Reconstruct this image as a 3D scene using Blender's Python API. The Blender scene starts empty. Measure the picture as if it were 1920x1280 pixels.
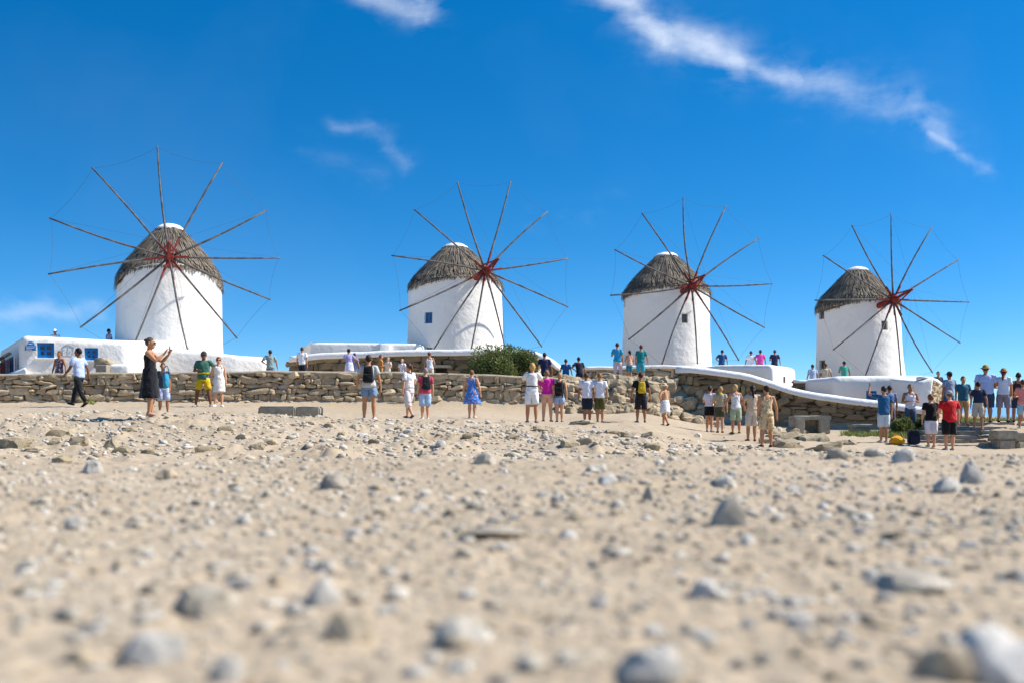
import bpy, bmesh, math, random
import numpy as np
from mathutils import Vector, Matrix, noise as mnoise

# ------------------------------------------------------------------ scene, camera, sky, sun
SC = bpy.context.scene
COL = SC.collection
F = 35.0 / 36.0 * 1920.0          # focal length in photo pixels
HY = 755.0                        # photo row of the sea horizon
cam_data = bpy.data.cameras.new('camera')
cam = bpy.data.objects.new('camera', cam_data)
COL.objects.link(cam)
cam_data.lens = 35.0
cam_data.sensor_width = 36.0
cam.location = (0, 0, 0)
cam.rotation_euler = (math.radians(90), 0, 0)
cam_data.shift_y = (HY - 640.0) / 1920.0
cam_data.clip_start = 0.05
cam_data.clip_end = 80000
cam_data.dof.use_dof = True
cam_data.dof.focus_distance = 34.0
cam_data.dof.aperture_fstop = 1.75
SC.camera = cam

SUN_EL, SUN_AZ = 47.0, 3.0       # azimuth from +X towards +Y
sd = Vector((math.cos(math.radians(SUN_EL)) * math.cos(math.radians(SUN_AZ)),
             math.cos(math.radians(SUN_EL)) * math.sin(math.radians(SUN_AZ)),
             math.sin(math.radians(SUN_EL))))
sun_data = bpy.data.lights.new('sun', 'SUN')
sun_data.energy = 4.6
sun_data.angle = math.radians(0.53)
sun_data.color = (1.0, 0.962, 0.905)
sun = bpy.data.objects.new('sun', sun_data)
COL.objects.link(sun)
sun.rotation_euler = sd.to_track_quat('Z', 'Y').to_euler()
sun.location = sd * 60

SC.view_settings.view_transform = 'Standard'
SC.view_settings.look = 'None'
SC.view_settings.exposure = 0.56
SC.view_settings.gamma = 1.0
SC.view_settings.use_curve_mapping = False
SC.render.engine = 'CYCLES'
SC.cycles.use_denoising = True
SC.cycles.max_bounces = 6
SC.cycles.transparent_max_bounces = 8

world = bpy.data.worlds.new('World')
SC.world = world
world.use_nodes = True
wn = world.node_tree
wn.nodes.clear()


def N(tree, t, **kw):
    n = tree.nodes.new(t)
    for k, v in kw.items():
        setattr(n, k, v)
    return n


def math_node(tree, op, a, b=None, clamp=False):
    n = tree.nodes.new('ShaderNodeMath')
    n.operation = op
    n.use_clamp = clamp
    for i, s in enumerate((a, b)):
        if s is None:
            continue
        if isinstance(s, (int, float)):
            n.inputs[i].default_value = s
        else:
            tree.links.new(s, n.inputs[i])
    return n.outputs[0]


def build_sky():
    t = wn
    out = N(t, 'ShaderNodeOutputWorld')
    bg = N(t, 'ShaderNodeBackground')
    bg.inputs['Strength'].default_value = 0.105
    sky = N(t, 'ShaderNodeTexSky')
    sky.sky_type = 'NISHITA'
    sky.sun_disc = False
    sky.sun_elevation = math.radians(SUN_EL)
    sky.sun_rotation = math.radians(90.0 - SUN_AZ)
    sky.altitude = 0
    sky.air_density = 1.0
    sky.dust_density = 0.1
    sky.ozone_density = 3.0
    hs = N(t, 'ShaderNodeHueSaturation')
    hs.inputs['Hue'].default_value = 0.495
    hs.inputs['Saturation'].default_value = 1.29
    hs.inputs['Value'].default_value = 1.0
    # the clear island air: sample the model sky a little above its own hazy rim
    tc0 = N(t, 'ShaderNodeTexCoord')
    mp0 = N(t, 'ShaderNodeMapping')
    mp0.inputs['Scale'].default_value = (1, 1, 1.7)
    mp0.inputs['Location'].default_value = (0, 0, 0.052)
    t.links.new(tc0.outputs['Generated'], mp0.inputs['Vector'])
    nm0 = N(t, 'ShaderNodeVectorMath', operation='NORMALIZE')
    t.links.new(mp0.outputs[0], nm0.inputs[0])
    t.links.new(nm0.outputs[0], sky.inputs['Vector'])
    tint = mixc(t, 1.0, sky.outputs[0], (0.84, 0.96, 1.10, 1), 'MULTIPLY')
    t.links.new(tint, hs.inputs['Color'])
    # thin cirrus: streaks laid out by direction in the sky, frayed by noise
    tc = N(t, 'ShaderNodeTexCoord')
    sep = N(t, 'ShaderNodeSeparateXYZ')
    t.links.new(tc.outputs['Generated'], sep.inputs[0])
    y = math_node(t, 'MAXIMUM', sep.outputs['Y'], 0.02)
    u = math_node(t, 'DIVIDE', sep.outputs['X'], y)
    v = math_node(t, 'DIVIDE', sep.outputs['Z'], y)
    comb = N(t, 'ShaderNodeCombineXYZ')
    t.links.new(u, comb.inputs[0])
    t.links.new(v, comb.inputs[1])

    def warp(src, scale, amt, detail):
        nz = N(t, 'ShaderNodeTexNoise')
        nz.inputs['Scale'].default_value = scale
        nz.inputs['Detail'].default_value = detail
        t.links.new(src, nz.inputs['Vector'])
        sb = N(t, 'ShaderNodeVectorMath', operation='SUBTRACT')
        t.links.new(nz.outputs['Color'], sb.inputs[0])
        sb.inputs[1].default_value = (0.5, 0.5, 0.5)
        scn = N(t, 'ShaderNodeVectorMath', operation='SCALE')
        t.links.new(sb.outputs[0], scn.inputs[0])
        scn.inputs['Scale'].default_value = amt
        ad = N(t, 'ShaderNodeVectorMath', operation='ADD')
        t.links.new(src, ad.inputs[0])
        t.links.new(scn.outputs[0], ad.inputs[1])
        fl = N(t, 'ShaderNodeVectorMath', operation='MULTIPLY')
        t.links.new(ad.outputs[0], fl.inputs[0])
        fl.inputs[1].default_value = (1, 1, 0)
        return fl.outputs[0]

    w1 = warp(comb.outputs[0], 16.0, 0.042, 7.0)

    def D(px, py):
        return ((px - 960.0) / F, (HY - py) / F, 0.0)

    # (x0,y0,x1,y1,width px,strength)
    segs = [
        (1120, -30, 1240, 55, 36, .62), (1240, 55, 1390, 118, 33, .66), (1390, 118, 1490, 150, 23, .5),
        (1490, 150, 1600, 168, 34, .34), (1600, 168, 1710, 200, 36, .26), (1710, 190, 1770, 262, 32, .28),
        (1748, 258, 1788, 278, 15, .42), (1780, 275, 1850, 318, 14, .28),
        (690, -10, 800, 28, 24, .40), (775, -20, 800, 40, 15, .34),
        (620, 230, 700, 240, 11, .14), (690, 238, 770, 300, 17, .13), (560, 275, 720, 335, 18, .025),
        (0, 590, 90, 585, 22, .30), (60, 590, 190, 600, 16, .24), (1000, 410, 1150, 380, 14, .03),
    ]
    acc = None
    for (x0, y0, x1, y1, wd, st) in segs:
        a = Vector(D(x0, y0))
        b = Vector(D(x1, y1))
        ab = b - a
        L2 = ab.dot(ab)
        s1 = N(t, 'ShaderNodeVectorMath', operation='SUBTRACT')
        t.links.new(w1, s1.inputs[0])
        s1.inputs[1].default_value = a
        dt = N(t, 'ShaderNodeVectorMath', operation='DOT_PRODUCT')
        t.links.new(s1.outputs[0], dt.inputs[0])
        dt.inputs[1].default_value = ab / L2
        cl = math_node(t, 'MULTIPLY', dt.outputs['Value'], 1.0, True)
        sc = N(t, 'ShaderNodeVectorMath', operation='SCALE')
        sc.inputs[0].default_value = ab
        t.links.new(cl, sc.inputs['Scale'])
        ds = N(t, 'ShaderNodeVectorMath', operation='DISTANCE')
        t.links.new(s1.outputs[0], ds.inputs[0])
        t.links.new(sc.outputs[0], ds.inputs[1])
        q = math_node(t, 'DIVIDE', ds.outputs['Value'], wd / F)
        q = math_node(t, 'POWER', q, 2.0)
        q = math_node(t, 'MULTIPLY', q, -1.0)
        q = math_node(t, 'EXPONENT', q)
        q = math_node(t, 'MULTIPLY', q, st)
        acc = q if acc is None else math_node(t, 'MAXIMUM', acc, q)
    # frayed fibres
    mp = N(t, 'ShaderNodeMapping')
    mp.inputs['Rotation'].default_value = (0, 0, math.radians(62))
    mp.inputs['Scale'].default_value = (11.0, 46.0, 1.0)
    w2 = warp(comb.outputs[0], 7.0, 0.06, 3.0)
    t.links.new(w2, mp.inputs['Vector'])
    fib = N(t, 'ShaderNodeTexNoise')
    fib.inputs['Scale'].default_value = 1.0
    fib.inputs['Detail'].default_value = 6.0
    fib.inputs['Roughness'].default_value = 0.55
    t.links.new(mp.outputs[0], fib.inputs['Vector'])
    mr = N(t, 'ShaderNodeMapRange')
    mr.inputs['From Min'].default_value = 0.46
    mr.inputs['From Max'].default_value = 0.90
    mr.inputs['To Min'].default_value = 0.0
    mr.inputs['To Max'].default_value = 1.0
    fine = N(t, 'ShaderNodeTexNoise')
    fine.inputs['Scale'].default_value = 34.0
    fine.inputs['Detail'].default_value = 8.0
    fine.inputs['Roughness'].default_value = 0.62
    t.links.new(w2, fine.inputs['Vector'])
    ff = math_node(t, 'ADD', math_node(t, 'MULTIPLY', fib.outputs['Fac'], .58), math_node(t, 'MULTIPLY', fine.outputs['Fac'], .42))
    t.links.new(math_node(t, 'ADD', ff, math_node(t, 'MULTIPLY', acc, .5)), mr.inputs['Value'])
    soft = math_node(t, 'POWER', acc, 0.6)
    mask = math_node(t, 'MULTIPLY', math_node(t, 'MULTIPLY', soft, mr.outputs[0]), 0.74, True)
    # broad faint veil everywhere
    veil = N(t, 'ShaderNodeTexNoise')
    veil.inputs['Scale'].default_value = 2.6
    veil.inputs['Detail'].default_value = 4.0
    t.links.new(w2, veil.inputs['Vector'])
    vr = N(t, 'ShaderNodeMapRange')
    vr.inputs['From Min'].default_value = 0.5
    vr.inputs['From Max'].default_value = 0.8
    vr.inputs['To Max'].default_value = 0.03
    t.links.new(veil.outputs['Fac'], vr.inputs['Value'])
    mask = math_node(t, 'ADD', mask, vr.outputs[0], True)
    mix = N(t, 'ShaderNodeMix', data_type='RGBA')
    t.links.new(mask, mix.inputs['Factor'])
    t.links.new(hs.outputs[0], mix.inputs['A'])
    mix.inputs['B'].default_value = (7.2, 7.6, 8.2, 1)
    t.links.new(mix.outputs['Result'], bg.inputs['Color'])
    t.links.new(bg.outputs[0], out.inputs['Surface'])


random.seed(7)
RNG = np.random.default_rng(11)


def P(px, py, d):
    """photo pixel at depth d metres -> world point"""
    return Vector(((px - 960.0) / F * d, d, (HY - py) / F * d))


def X(px, d):
    return (px - 960.0) / F * d


def Zp(py, d):
    return (HY - py) / F * d


def lin(hexs):
    hexs = hexs.lstrip('#')
    r = []
    for i in (0, 2, 4):
        c = int(hexs[i:i + 2], 16) / 255.0
        r.append(c / 12.92 if c <= 0.04045 else ((c + 0.055) / 1.055) ** 2.4)
    return (r[0], r[1], r[2], 1.0)


# ------------------------------------------------------------------ materials
MATS = {}


def new_mat(name):
    m = bpy.data.materials.new(name)
    m.use_nodes = True
    t = m.node_tree
    t.nodes.clear()
    out = N(t, 'ShaderNodeOutputMaterial')
    b = N(t, 'ShaderNodeBsdfPrincipled')
    t.links.new(b.outputs[0], out.inputs['Surface'])
    b.inputs['Roughness'].default_value = 0.9
    b.inputs['Specular IOR Level'].default_value = 0.25
    return m, t, b


def mixc(t, fac, a, b, mode='MIX'):
    m = N(t, 'ShaderNodeMix', data_type='RGBA', blend_type=mode)
    if isinstance(fac, (int, float)):
        m.inputs['Factor'].default_value = fac
    else:
        t.links.new(fac, m.inputs['Factor'])
    for k, s in (('A', a), ('B', b)):
        if isinstance(s, (tuple, list)):
            m.inputs[k].default_value = s
        else:
            t.links.new(s, m.inputs[k])
    return m.outputs['Result']


def noise_fac(t, scale, detail=4.0, lo=0.35, hi=0.65, coord='Object', rough=0.55, vec=None):
    if vec is None:
        tc = N(t, 'ShaderNodeTexCoord')
        vec = tc.outputs[coord]
    n = N(t, 'ShaderNodeTexNoise')
    n.inputs['Scale'].default_value = scale
    n.inputs['Detail'].default_value = detail
    n.inputs['Roughness'].default_value = rough
    t.links.new(vec, n.inputs['Vector'])
    r = N(t, 'ShaderNodeMapRange')
    r.inputs['From Min'].default_value = lo
    r.inputs['From Max'].default_value = hi
    t.links.new(n.outputs['Fac'], r.inputs['Value'])
    return r.outputs[0], n.outputs['Fac']


def add_bump(t, b, height, strength, dist):
    bp = N(t, 'ShaderNodeBump')
    bp.inputs['Strength'].default_value = strength
    bp.inputs['Distance'].default_value = dist
    t.links.new(height, bp.inputs['Height'])
    t.links.new(bp.outputs[0], b.inputs['Normal'])


def simple_mat(name, c1, c2=None, scale=8.0, rough=0.85, bump=0.0, bdist=0.02, bscale=None, lo=0.35, hi=0.65, metallic=0.0, spec=0.25):
    if name in MATS:
        return MATS[name]
    m, t, b = new_mat(name)
    c1 = lin(c1) if isinstance(c1, str) else c1
    c2 = lin(c2) if isinstance(c2, str) else (c2 or tuple(x * 0.8 for x in c1[:3]) + (1,))
    f, raw = noise_fac(t, scale, 5.0, lo, hi)
    t.links.new(mixc(t, f, c1, c2), b.inputs['Base Color'])
    b.inputs['Roughness'].default_value = rough
    b.inputs['Metallic'].default_value = metallic
    b.inputs['Specular IOR Level'].default_value = spec
    if bump:
        _, r2 = noise_fac(t, bscale or scale * 3, 6.0)
        add_bump(t, b, r2, bump, bdist)
    MATS[name] = m
    return m


def stone_mat(name, cols, per='object', lich=None, bump=0.7, scale=14.0, bdist=0.03):
    """rock whose tone differs from piece to piece"""
    if name in MATS:
        return MATS[name]
    m, t, b = new_mat(name)
    if per == 'object':
        oi = N(t, 'ShaderNodeObjectInfo')
        rnd = oi.outputs['Random']
    else:
        g = N(t, 'ShaderNodeNewGeometry')
        rnd = g.outputs['Random Per Island']
    ramp = N(t, 'ShaderNodeValToRGB')
    cr = ramp.color_ramp
    cr.interpolation = 'LINEAR'
    while len(cr.elements) < len(cols):
        cr.elements.new(0.5)
    for i, c in enumerate(cols):
        cr.elements[i].position = i / max(1, len(cols) - 1)
        cr.elements[i].color = lin(c)
    t.links.new(rnd, ramp.inputs[0])
    # offset the noise by the random value so pieces do not match
    tc = N(t, 'ShaderNodeTexCoord')
    sc = N(t, 'ShaderNodeVectorMath', operation='ADD')
    cm = N(t, 'ShaderNodeCombineXYZ')
    k = math_node(t, 'MULTIPLY', rnd, 37.0)
    for i in range(3):
        t.links.new(k, cm.inputs[i])
    g2 = N(t, 'ShaderNodeNewGeometry')
    t.links.new(g2.outputs['Position'], sc.inputs[0])
    t.links.new(cm.outputs[0], sc.inputs[1])
    f, raw = noise_fac(t, scale, 6.0, 0.38, 0.66, vec=sc.outputs[0], rough=0.65)
    dark = mixc(t, 1.0, ramp.outputs[0], (0.7, 0.68, 0.65, 1), 'MULTIPLY')
    base = mixc(t, f, ramp.outputs[0], dark)
    f2, _ = noise_fac(t, scale * 0.35, 3.0, 0.55, 0.75, vec=sc.outputs[0])
    base = mixc(t, math_node(t, 'MULTIPLY', f2, 0.6), base, lin(lich or '#a08a68'))
    t.links.new(base, b.inputs['Base Color'])
    _, r2 = noise_fac(t, scale * 1.6, 8.0, vec=sc.outputs[0], rough=0.7)
    add_bump(t, b, r2, bump, bdist)
    b.inputs['Roughness'].default_value = 0.92
    MATS[name] = m
    return m


def plaster_mat(name='white_plaster', c='#f3ede2', dirt='#b9b5aa', amount=0.35):
    if name in MATS:
        return MATS[name]
    m, t, b = new_mat(name)
    g = N(t, 'ShaderNodeNewGeometry')
    pos = g.outputs['Position']
    f, _ = noise_fac(t, 0.55, 5.0, 0.5, 0.8, vec=pos)
    base = mixc(t, math_node(t, 'MULTIPLY', f, amount), lin(c), lin('#dad4c8'))
    # rain streaks and scuffs with their own shape
    mp = N(t, 'ShaderNodeMapping')
    mp.inputs['Scale'].default_value = (2.2, 2.2, 0.35)
    t.links.new(pos, mp.inputs['Vector'])
    f2, _ = noise_fac(t, 1.6, 7.0, 0.60, 0.82, vec=mp.outputs[0], rough=0.7)
    base = mixc(t, math_node(t, 'MULTIPLY', f2, amount * 1.9), base, lin(dirt))
    f3, _ = noise_fac(t, 3.1, 9.0, 0.62, 0.72, vec=pos, rough=0.8)
    base = mixc(t, math_node(t, 'MULTIPLY', f3, amount * 0.8), base, lin('#8d887c'))
    t.links.new(base, b.inputs['Base Color'])
    _, r1 = noise_fac(t, 1.3, 3.0, vec=pos)
    _, r2 = noise_fac(t, 9.0, 6.0, vec=pos)
    h = math_node(t, 'ADD', r1, math_node(t, 'MULTIPLY', r2, 0.12))
    add_bump(t, b, h, 0.6, 0.14)
    b.inputs['Roughness'].default_value = 0.85
    MATS[name] = m
    return m


def ground_mat():
    m, t, b = new_mat('sandy_ground')
    g = N(t, 'ShaderNodeNewGeometry')
    pos = g.outputs['Position']
    fa, _ = noise_fac(t, 0.35, 5.0, 0.35, 0.68, vec=pos)
    c = mixc(t, fa, lin('#b9a68c'), lin('#ac987c'))
    fb, _ = noise_fac(t, 5.0, 8.0, 0.42, 0.70, vec=pos, rough=0.7)
    c = mixc(t, math_node(t, 'MULTIPLY', fb, 0.55), c, lin('#a08d73'))
    fc, _ = noise_fac(t, 34.0, 6.0, 0.50, 0.72, vec=pos, rough=0.7)
    c = mixc(t, math_node(t, 'MULTIPLY', fc, 0.5), c, lin('#cabda7'))
    fd, _ = noise_fac(t, 1.7, 9.0, 0.60, 0.74, vec=pos, rough=0.75)
    c = mixc(t, math_node(t, 'MULTIPLY', fd, 0.6), c, lin('#8f7f68'))
    t.links.new(c, b.inputs['Base Color'])
    _, r1 = noise_fac(t, 60.0, 8.0, vec=pos, rough=0.75)
    _, r2 = noise_fac(t, 9.0, 8.0, vec=pos, rough=0.7)
    h = math_node(t, 'ADD', math_node(t, 'MULTIPLY', r1, 0.35), r2)
    add_bump(t, b, h, 0.45, 0.03)
    b.inputs['Roughness'].default_value = 0.95
    return m


build_sky()
WHITE = plaster_mat()
WHITE_CLEAN = plaster_mat('white_limewash', '#f5f0e7', '#cdc6ba', 0.15)
BLUE = simple_mat('blue_paint', '#1f7fc4', '#1869a8', 3.0, 0.5)
TEALP = simple_mat('teal_paint', '#2d8ca6', '#1d7590', 3.0, 0.5)
DARKGLASS = simple_mat('dark_glass', '#4a4238', '#6d5340', 5.0, 0.25, spec=0.5)
GREYWOOD = simple_mat('weathered_wood', '#8f8a80', '#6b655b', 6.0, 0.9, 0.5)
SPARWOOD = simple_mat('spar_wood', '#77726b', '#4a4641', 3.0, 0.8, 0.5, bscale=20)
RED = simple_mat('red_oxide_paint', '#94382f', '#6b2620', 4.0, 0.7, 0.4)
WIRE = simple_mat('wire_rope', '#4d4f52', '#35373a', 5.0, 0.6)
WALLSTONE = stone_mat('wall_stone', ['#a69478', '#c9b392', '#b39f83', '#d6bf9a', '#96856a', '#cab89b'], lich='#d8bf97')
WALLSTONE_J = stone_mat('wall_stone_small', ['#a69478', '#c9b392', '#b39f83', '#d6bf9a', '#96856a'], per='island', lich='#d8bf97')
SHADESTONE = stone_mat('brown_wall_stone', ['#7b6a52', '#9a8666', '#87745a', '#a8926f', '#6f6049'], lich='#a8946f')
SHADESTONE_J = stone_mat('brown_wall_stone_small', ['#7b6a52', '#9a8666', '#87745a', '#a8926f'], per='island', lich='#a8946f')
MORTAR = simple_mat('earth_mortar', '#6b5a42', '#4c3f2e', 6.0, 0.95, 0.6)
COPING = simple_mat('cement_coping', '#b3a68f', '#998c76', 4.0, 0.95, 0.6)
GREYBLOCK = stone_mat('grey_block_stone', ['#a39987', '#b3a893', '#968c7b'], lich='#c4b9a4', scale=8)
LOOSE = stone_mat('loose_stone', ['#bdb6aa', '#cfc9bd', '#d3c9b8', '#c2b6a2', '#dcd6ca', '#c6b292', '#b0a492', '#d0c4ae', '#e2ddd3'], lich='#d6cab4', scale=16, bump=0.5)
LOOSE_J = stone_mat('gravel_stone', ['#cabda5', '#bcb09b', '#d3c7b0', '#c0b4a0', '#dad0bd', '#c2ac8b', '#a89a84', '#c9c2b5', '#d0c3ab', '#e2ddd3', '#93876f', '#dcd5c8'], per='island', lich='#c3b297', scale=22, bump=0.4)
OUTCROP = stone_mat('outcrop_rock', ['#bba98c', '#a39478', '#c6b494', '#ad9c7f'], lich='#cbb894', scale=6, bump=0.9, bdist=0.06)
GROUND = ground_mat()


# ------------------------------------------------------------------ object helpers
def obj(name, data, parent=None, mat=None, loc=None, smooth=False):
    o = bpy.data.objects.new(name, data)
    COL.objects.link(o)
    if parent is not None:
        o.parent = parent
    if loc is not None:
        o.location = loc
    if mat is not None and data is not None and len(data.materials) == 0:
        data.materials.append(mat)
    if smooth and data is not None and len(data.polygons):
        data.polygons.foreach_set('use_smooth', [True] * len(data.polygons))
    return o


def tag(o, label=None, cat=None, group=None, kind=None):
    if label:
        o['label'] = label
    if cat:
        o['category'] = cat
    if group:
        o['group'] = group
    if kind:
        o['kind'] = kind
    return o


def empty(name, loc=(0, 0, 0), rz=0.0):
    o = bpy.data.objects.new(name, None)
    COL.objects.link(o)
    o.location = loc
    o.rotation_euler = (0, 0, rz)
    return o


class MB:
    """collects vertices and faces of one mesh"""

    def __init__(self):
        self.v = []
        self.f = []

    def add(self, verts, faces):
        k = len(self.v)
        self.v.extend([tuple(p) for p in verts])
        self.f.extend([tuple(i + k for i in f) for f in faces])

    def rings(self, rings, cap=True):
        n = len(rings[0])
        k = len(self.v)
        for r in rings:
            self.v.extend([tuple(p) for p in r])
        for i in range(len(rings) - 1):
            for j in range(n):
                a = k + i * n + j
                b = k + i * n + (j + 1) % n
                self.f.append((a, b, b + n, a + n))
        if cap:
            self.f.append(tuple(k + j for j in range(n))[::-1])
            m = k + (len(rings) - 1) * n
            self.f.append(tuple(m + j for j in range(n)))

    def tube(self, pts, radii, n=8, cap=True):
        pts = [Vector(p) for p in pts]
        if isinstance(radii, (int, float)):
            radii = [radii] * len(pts)
        t0 = (pts[1] - pts[0]).normalized()
        up = Vector((0, 0, 1)) if abs(t0.z) < 0.9 else Vector((1, 0, 0))
        a = t0.cross(up).normalized()
        rings = []
        for i, p in enumerate(pts):
            if i == 0:
                t = t0
            elif i == len(pts) - 1:
                t = (pts[i] - pts[i - 1]).normalized()
            else:
                t = (pts[i + 1] - pts[i - 1]).normalized()
            a = (a - t * a.dot(t))
            a.normalize()
            b = t.cross(a)
            r = radii[i]
            ra, rb = r if isinstance(r, tuple) else (r, r)
            rings.append([p + a * (math.cos(2 * math.pi * j / n) * ra) + b * (math.sin(2 * math.pi * j / n) * rb) for j in range(n)])
        self.rings(rings, cap)

    def box(self, c, s, rot=None):
        c = Vector(c)
        vs = []
        for z in (-.5, .5):
            for (x, y) in ((-.5, -.5), (.5, -.5), (.5, .5), (-.5, .5)):
                q = Vector((x * s[0], y * s[1], z * s[2]))
                if rot is not None:
                    q = rot @ q
                vs.append(c + q)
        self.add(vs, [(3, 2, 1, 0), (4, 5, 6, 7), (0, 1, 5, 4), (1, 2, 6, 5), (2, 3, 7, 6), (3, 0, 4, 7)])

    def mesh(self, name):
        me = bpy.data.meshes.new(name)
        me.from_pydata(self.v, [], self.f)
        me.validate()
        me.update()
        return me

    def build(self, name, mat, parent=None, smooth=False, fix=True, loc=None):
        me = self.mesh(name)
        if fix:
            bm = bmesh.new()
            bm.from_mesh(me)
            bmesh.ops.recalc_face_normals(bm, faces=bm.faces)
            bm.to_mesh(me)
            bm.free()
        return obj(name, me, parent, mat, loc, smooth)


def smooth_by_angle(me, deg=40):
    me.polygons.foreach_set('use_smooth', [True] * len(me.polygons))
    try:
        me.set_sharp_from_angle(angle=math.radians(deg))
    except Exception:
        pass


def bevel_mesh(me, width, seg=3, angle=30):
    bm = bmesh.new()
    bm.from_mesh(me)
    bmesh.ops.recalc_face_normals(bm, faces=bm.faces)
    es = [e for e in bm.edges if len(e.link_faces) == 2 and e.calc_face_angle(0) > math.radians(angle)]
    bmesh.ops.bevel(bm, geom=es, offset=width, segments=seg, profile=0.5, affect='EDGES', clamp_overlap=True)
    bm.to_mesh(me)
    bm.free()
    return me


def prism(foot, z0, z1):
    """foot: xy points (ccw); z1 may be a list"""
    m = MB()
    n = len(foot)
    zt = z1 if isinstance(z1, (list, tuple)) else [z1] * n
    vs = [(p[0], p[1], z0) for p in foot] + [(p[0], p[1], zt[i]) for i, p in enumerate(foot)]
    fs = [tuple(range(n))[::-1], tuple(range(n, 2 * n))]
    for i in range(n):
        j = (i + 1) % n
        fs.append((i, j, n + j, n + i))
    m.add(vs, fs)
    return m


def wobble(me, amp, scale, seed=0):
    """uneven hand-plastered surface"""
    for v in me.vertices:
        q = v.co * scale + Vector((seed * 7.3, seed * 3.1, 0))
        v.co += mnoise.noise_vector(q) * amp


def rounded_block(name, foot, z0, z1, mat, parent=None, bev=0.2, cuts=3, amp=0.03, seed=0, cutters=()):
    me = prism(foot, z0, z1).mesh(name)
    bm = bmesh.new()
    bm.from_mesh(me)
    bmesh.ops.recalc_face_normals(bm, faces=bm.faces)
    bmesh.ops.bevel(bm, geom=list(bm.edges), offset=bev, segments=4, profile=0.5, affect='EDGES', clamp_overlap=True)
    big = [e for e in bm.edges if e.calc_length() > 0.6]
    if big and cuts:
        bmesh.ops.subdivide_edges(bm, edges=big, cuts=cuts, use_grid_fill=True)
    bm.to_mesh(me)
    bm.free()
    wobble(me, amp, 0.6, seed)
    o = obj(name, me, parent, mat)
    for c in cutters:
        cut(o, c)
    smooth_by_angle(o.data, 50)
    return o


def cut(o, cutter_mb):
    """carve a real opening"""
    me = cutter_mb.mesh('cutter')
    bm = bmesh.new()
    bm.from_mesh(me)
    bmesh.ops.recalc_face_normals(bm, faces=bm.faces)
    bm.to_mesh(me)
    bm.free()
    c = bpy.data.objects.new('cutter', me)
    COL.objects.link(c)
    c.parent = o.parent
    md = o.modifiers.new('b', 'BOOLEAN')
    md.operation = 'DIFFERENCE'
    md.solver = 'EXACT'
    md.object = c
    bpy.context.view_layer.update()
    dg = bpy.context.evaluated_depsgraph_get()
    res = bpy.data.meshes.new_from_object(o.evaluated_get(dg))
    o.modifiers.remove(md)
    old = o.data
    if len(res.polygons) > 8:
        o.data = res
        if len(res.materials) == 0:
            res.materials.append(old.materials[0])
    bpy.data.objects.remove(c)
    bpy.data.meshes.remove(me)


def frame_mat3(n):
    """columns: right, outward normal, up for a wall whose outward normal is n (horizontal)"""
    n = Vector((n[0], n[1], 0)).normalized()
    r = Vector((-n.y, n.x, 0))
    u = Vector((0, 0, 1))
    return Matrix((r, n, u)).transposed()


def window(name, parent, c, n, w, h, frame_m, pane_m, nx=2, ny=2, depth=0.14, fw=0.07, sill=None, label=None):
    """a window set in an opening already carved at c (centre on the wall face), outward normal n"""
    R = frame_mat3(n)
    c = Vector(c)
    fr = MB()
    back = -depth + 0.05
    for s in (-1, 1):
        fr.box(c + R @ Vector((s * (w / 2 - fw / 2), back, 0)), (fw, 0.06, h), R)
        fr.box(c + R @ Vector((0, back, s * (h / 2 - fw / 2))), (w - 2 * fw, 0.05, fw), R)
    for i in range(1, nx):
        fr.box(c + R @ Vector((-w / 2 + w * i / nx, back, 0)), (fw * .75, 0.045, h - 2 * fw), R)
    for j in range(1, ny):
        fr.box(c + R @ Vector((0, back - .002, -h / 2 + h * j / ny)), (w - 2 * fw, 0.04, fw * .7), R)
    o = fr.build(name, frame_m, parent)
    for i in range(nx):
        for j in range(ny):
            pn = MB()
            pn.box(c + R @ Vector((-w / 2 + w * (i + .5) / nx, back - .03, -h / 2 + h * (j + .5) / ny)), (w / nx - .02, 0.012, h / ny - .02), R)
            pn.build('pane', pane_m, o)
    if sill:
        sb = MB()
        sb.box(c + R @ Vector((0, 0.02, -h / 2 - .04)), (w + .14, .14, .07), R)
        me = sb.build('sill', sill, o)
        bevel_mesh(me.data, .015, 2)
    if label:
        o['label'] = label
    return o


def opening(c, n, w, h, depth=0.14):
    m = MB()
    R = frame_mat3(n)
    m.box(Vector(c) + R @ Vector((0, -depth / 2 + .25, 0)), (w, depth + .5, h), R)
    return m


# stone meshes shared between pieces
def make_stone_meshes(prefix, k, cuts, mat, seed, amp=0.16, boxy=0.55, taper=0.0):
    out = []
    for i in range(k):
        bm = bmesh.new()
        bmesh.ops.create_cube(bm, size=1.0)
        bmesh.ops.subdivide_edges(bm, edges=list(bm.edges), cuts=cuts, use_grid_fill=True)
        for v in bm.verts:
            p = v.co.copy()
            s = p.normalized() * 0.60
            p = p.lerp(s, 1 - boxy)
            q = p * 1.7 + Vector((i * 11.3 + seed, i * 5.7, seed * 1.9))
            p += mnoise.noise_vector(q) * amp + mnoise.noise_vector(q * 2.3) * amp * .4
            tp = 1 - taper * (p.z + .5)
            v.co = Vector((p.x * tp, p.y * tp, p.z))
        me = bpy.data.meshes.new(prefix)
        bm.to_mesh(me)
        bm.free()
        me.materials.append(mat)
        smooth_by_angle(me, 32)
        out.append(me)
    return out


WALL_STONES = make_stone_meshes('wall_stone', 18, 2, WALLSTONE, 3, amp=0.2, boxy=0.42)
BROWN_STONES = make_stone_meshes('brown_stone', 14, 2, SHADESTONE, 8, amp=0.2, boxy=0.42)
ROCKS = make_stone_meshes('rock', 14, 3, LOOSE, 21, amp=0.24, boxy=0.30, taper=.30)
POINTED = make_stone_meshes('pointed_rock', 4, 3, LOOSE, 61, amp=0.17, boxy=0.36, taper=.68)
OUT_ROCKS = make_stone_meshes('outcrop_rock', 10, 4, OUTCROP, 33, amp=0.22, boxy=0.45)


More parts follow.
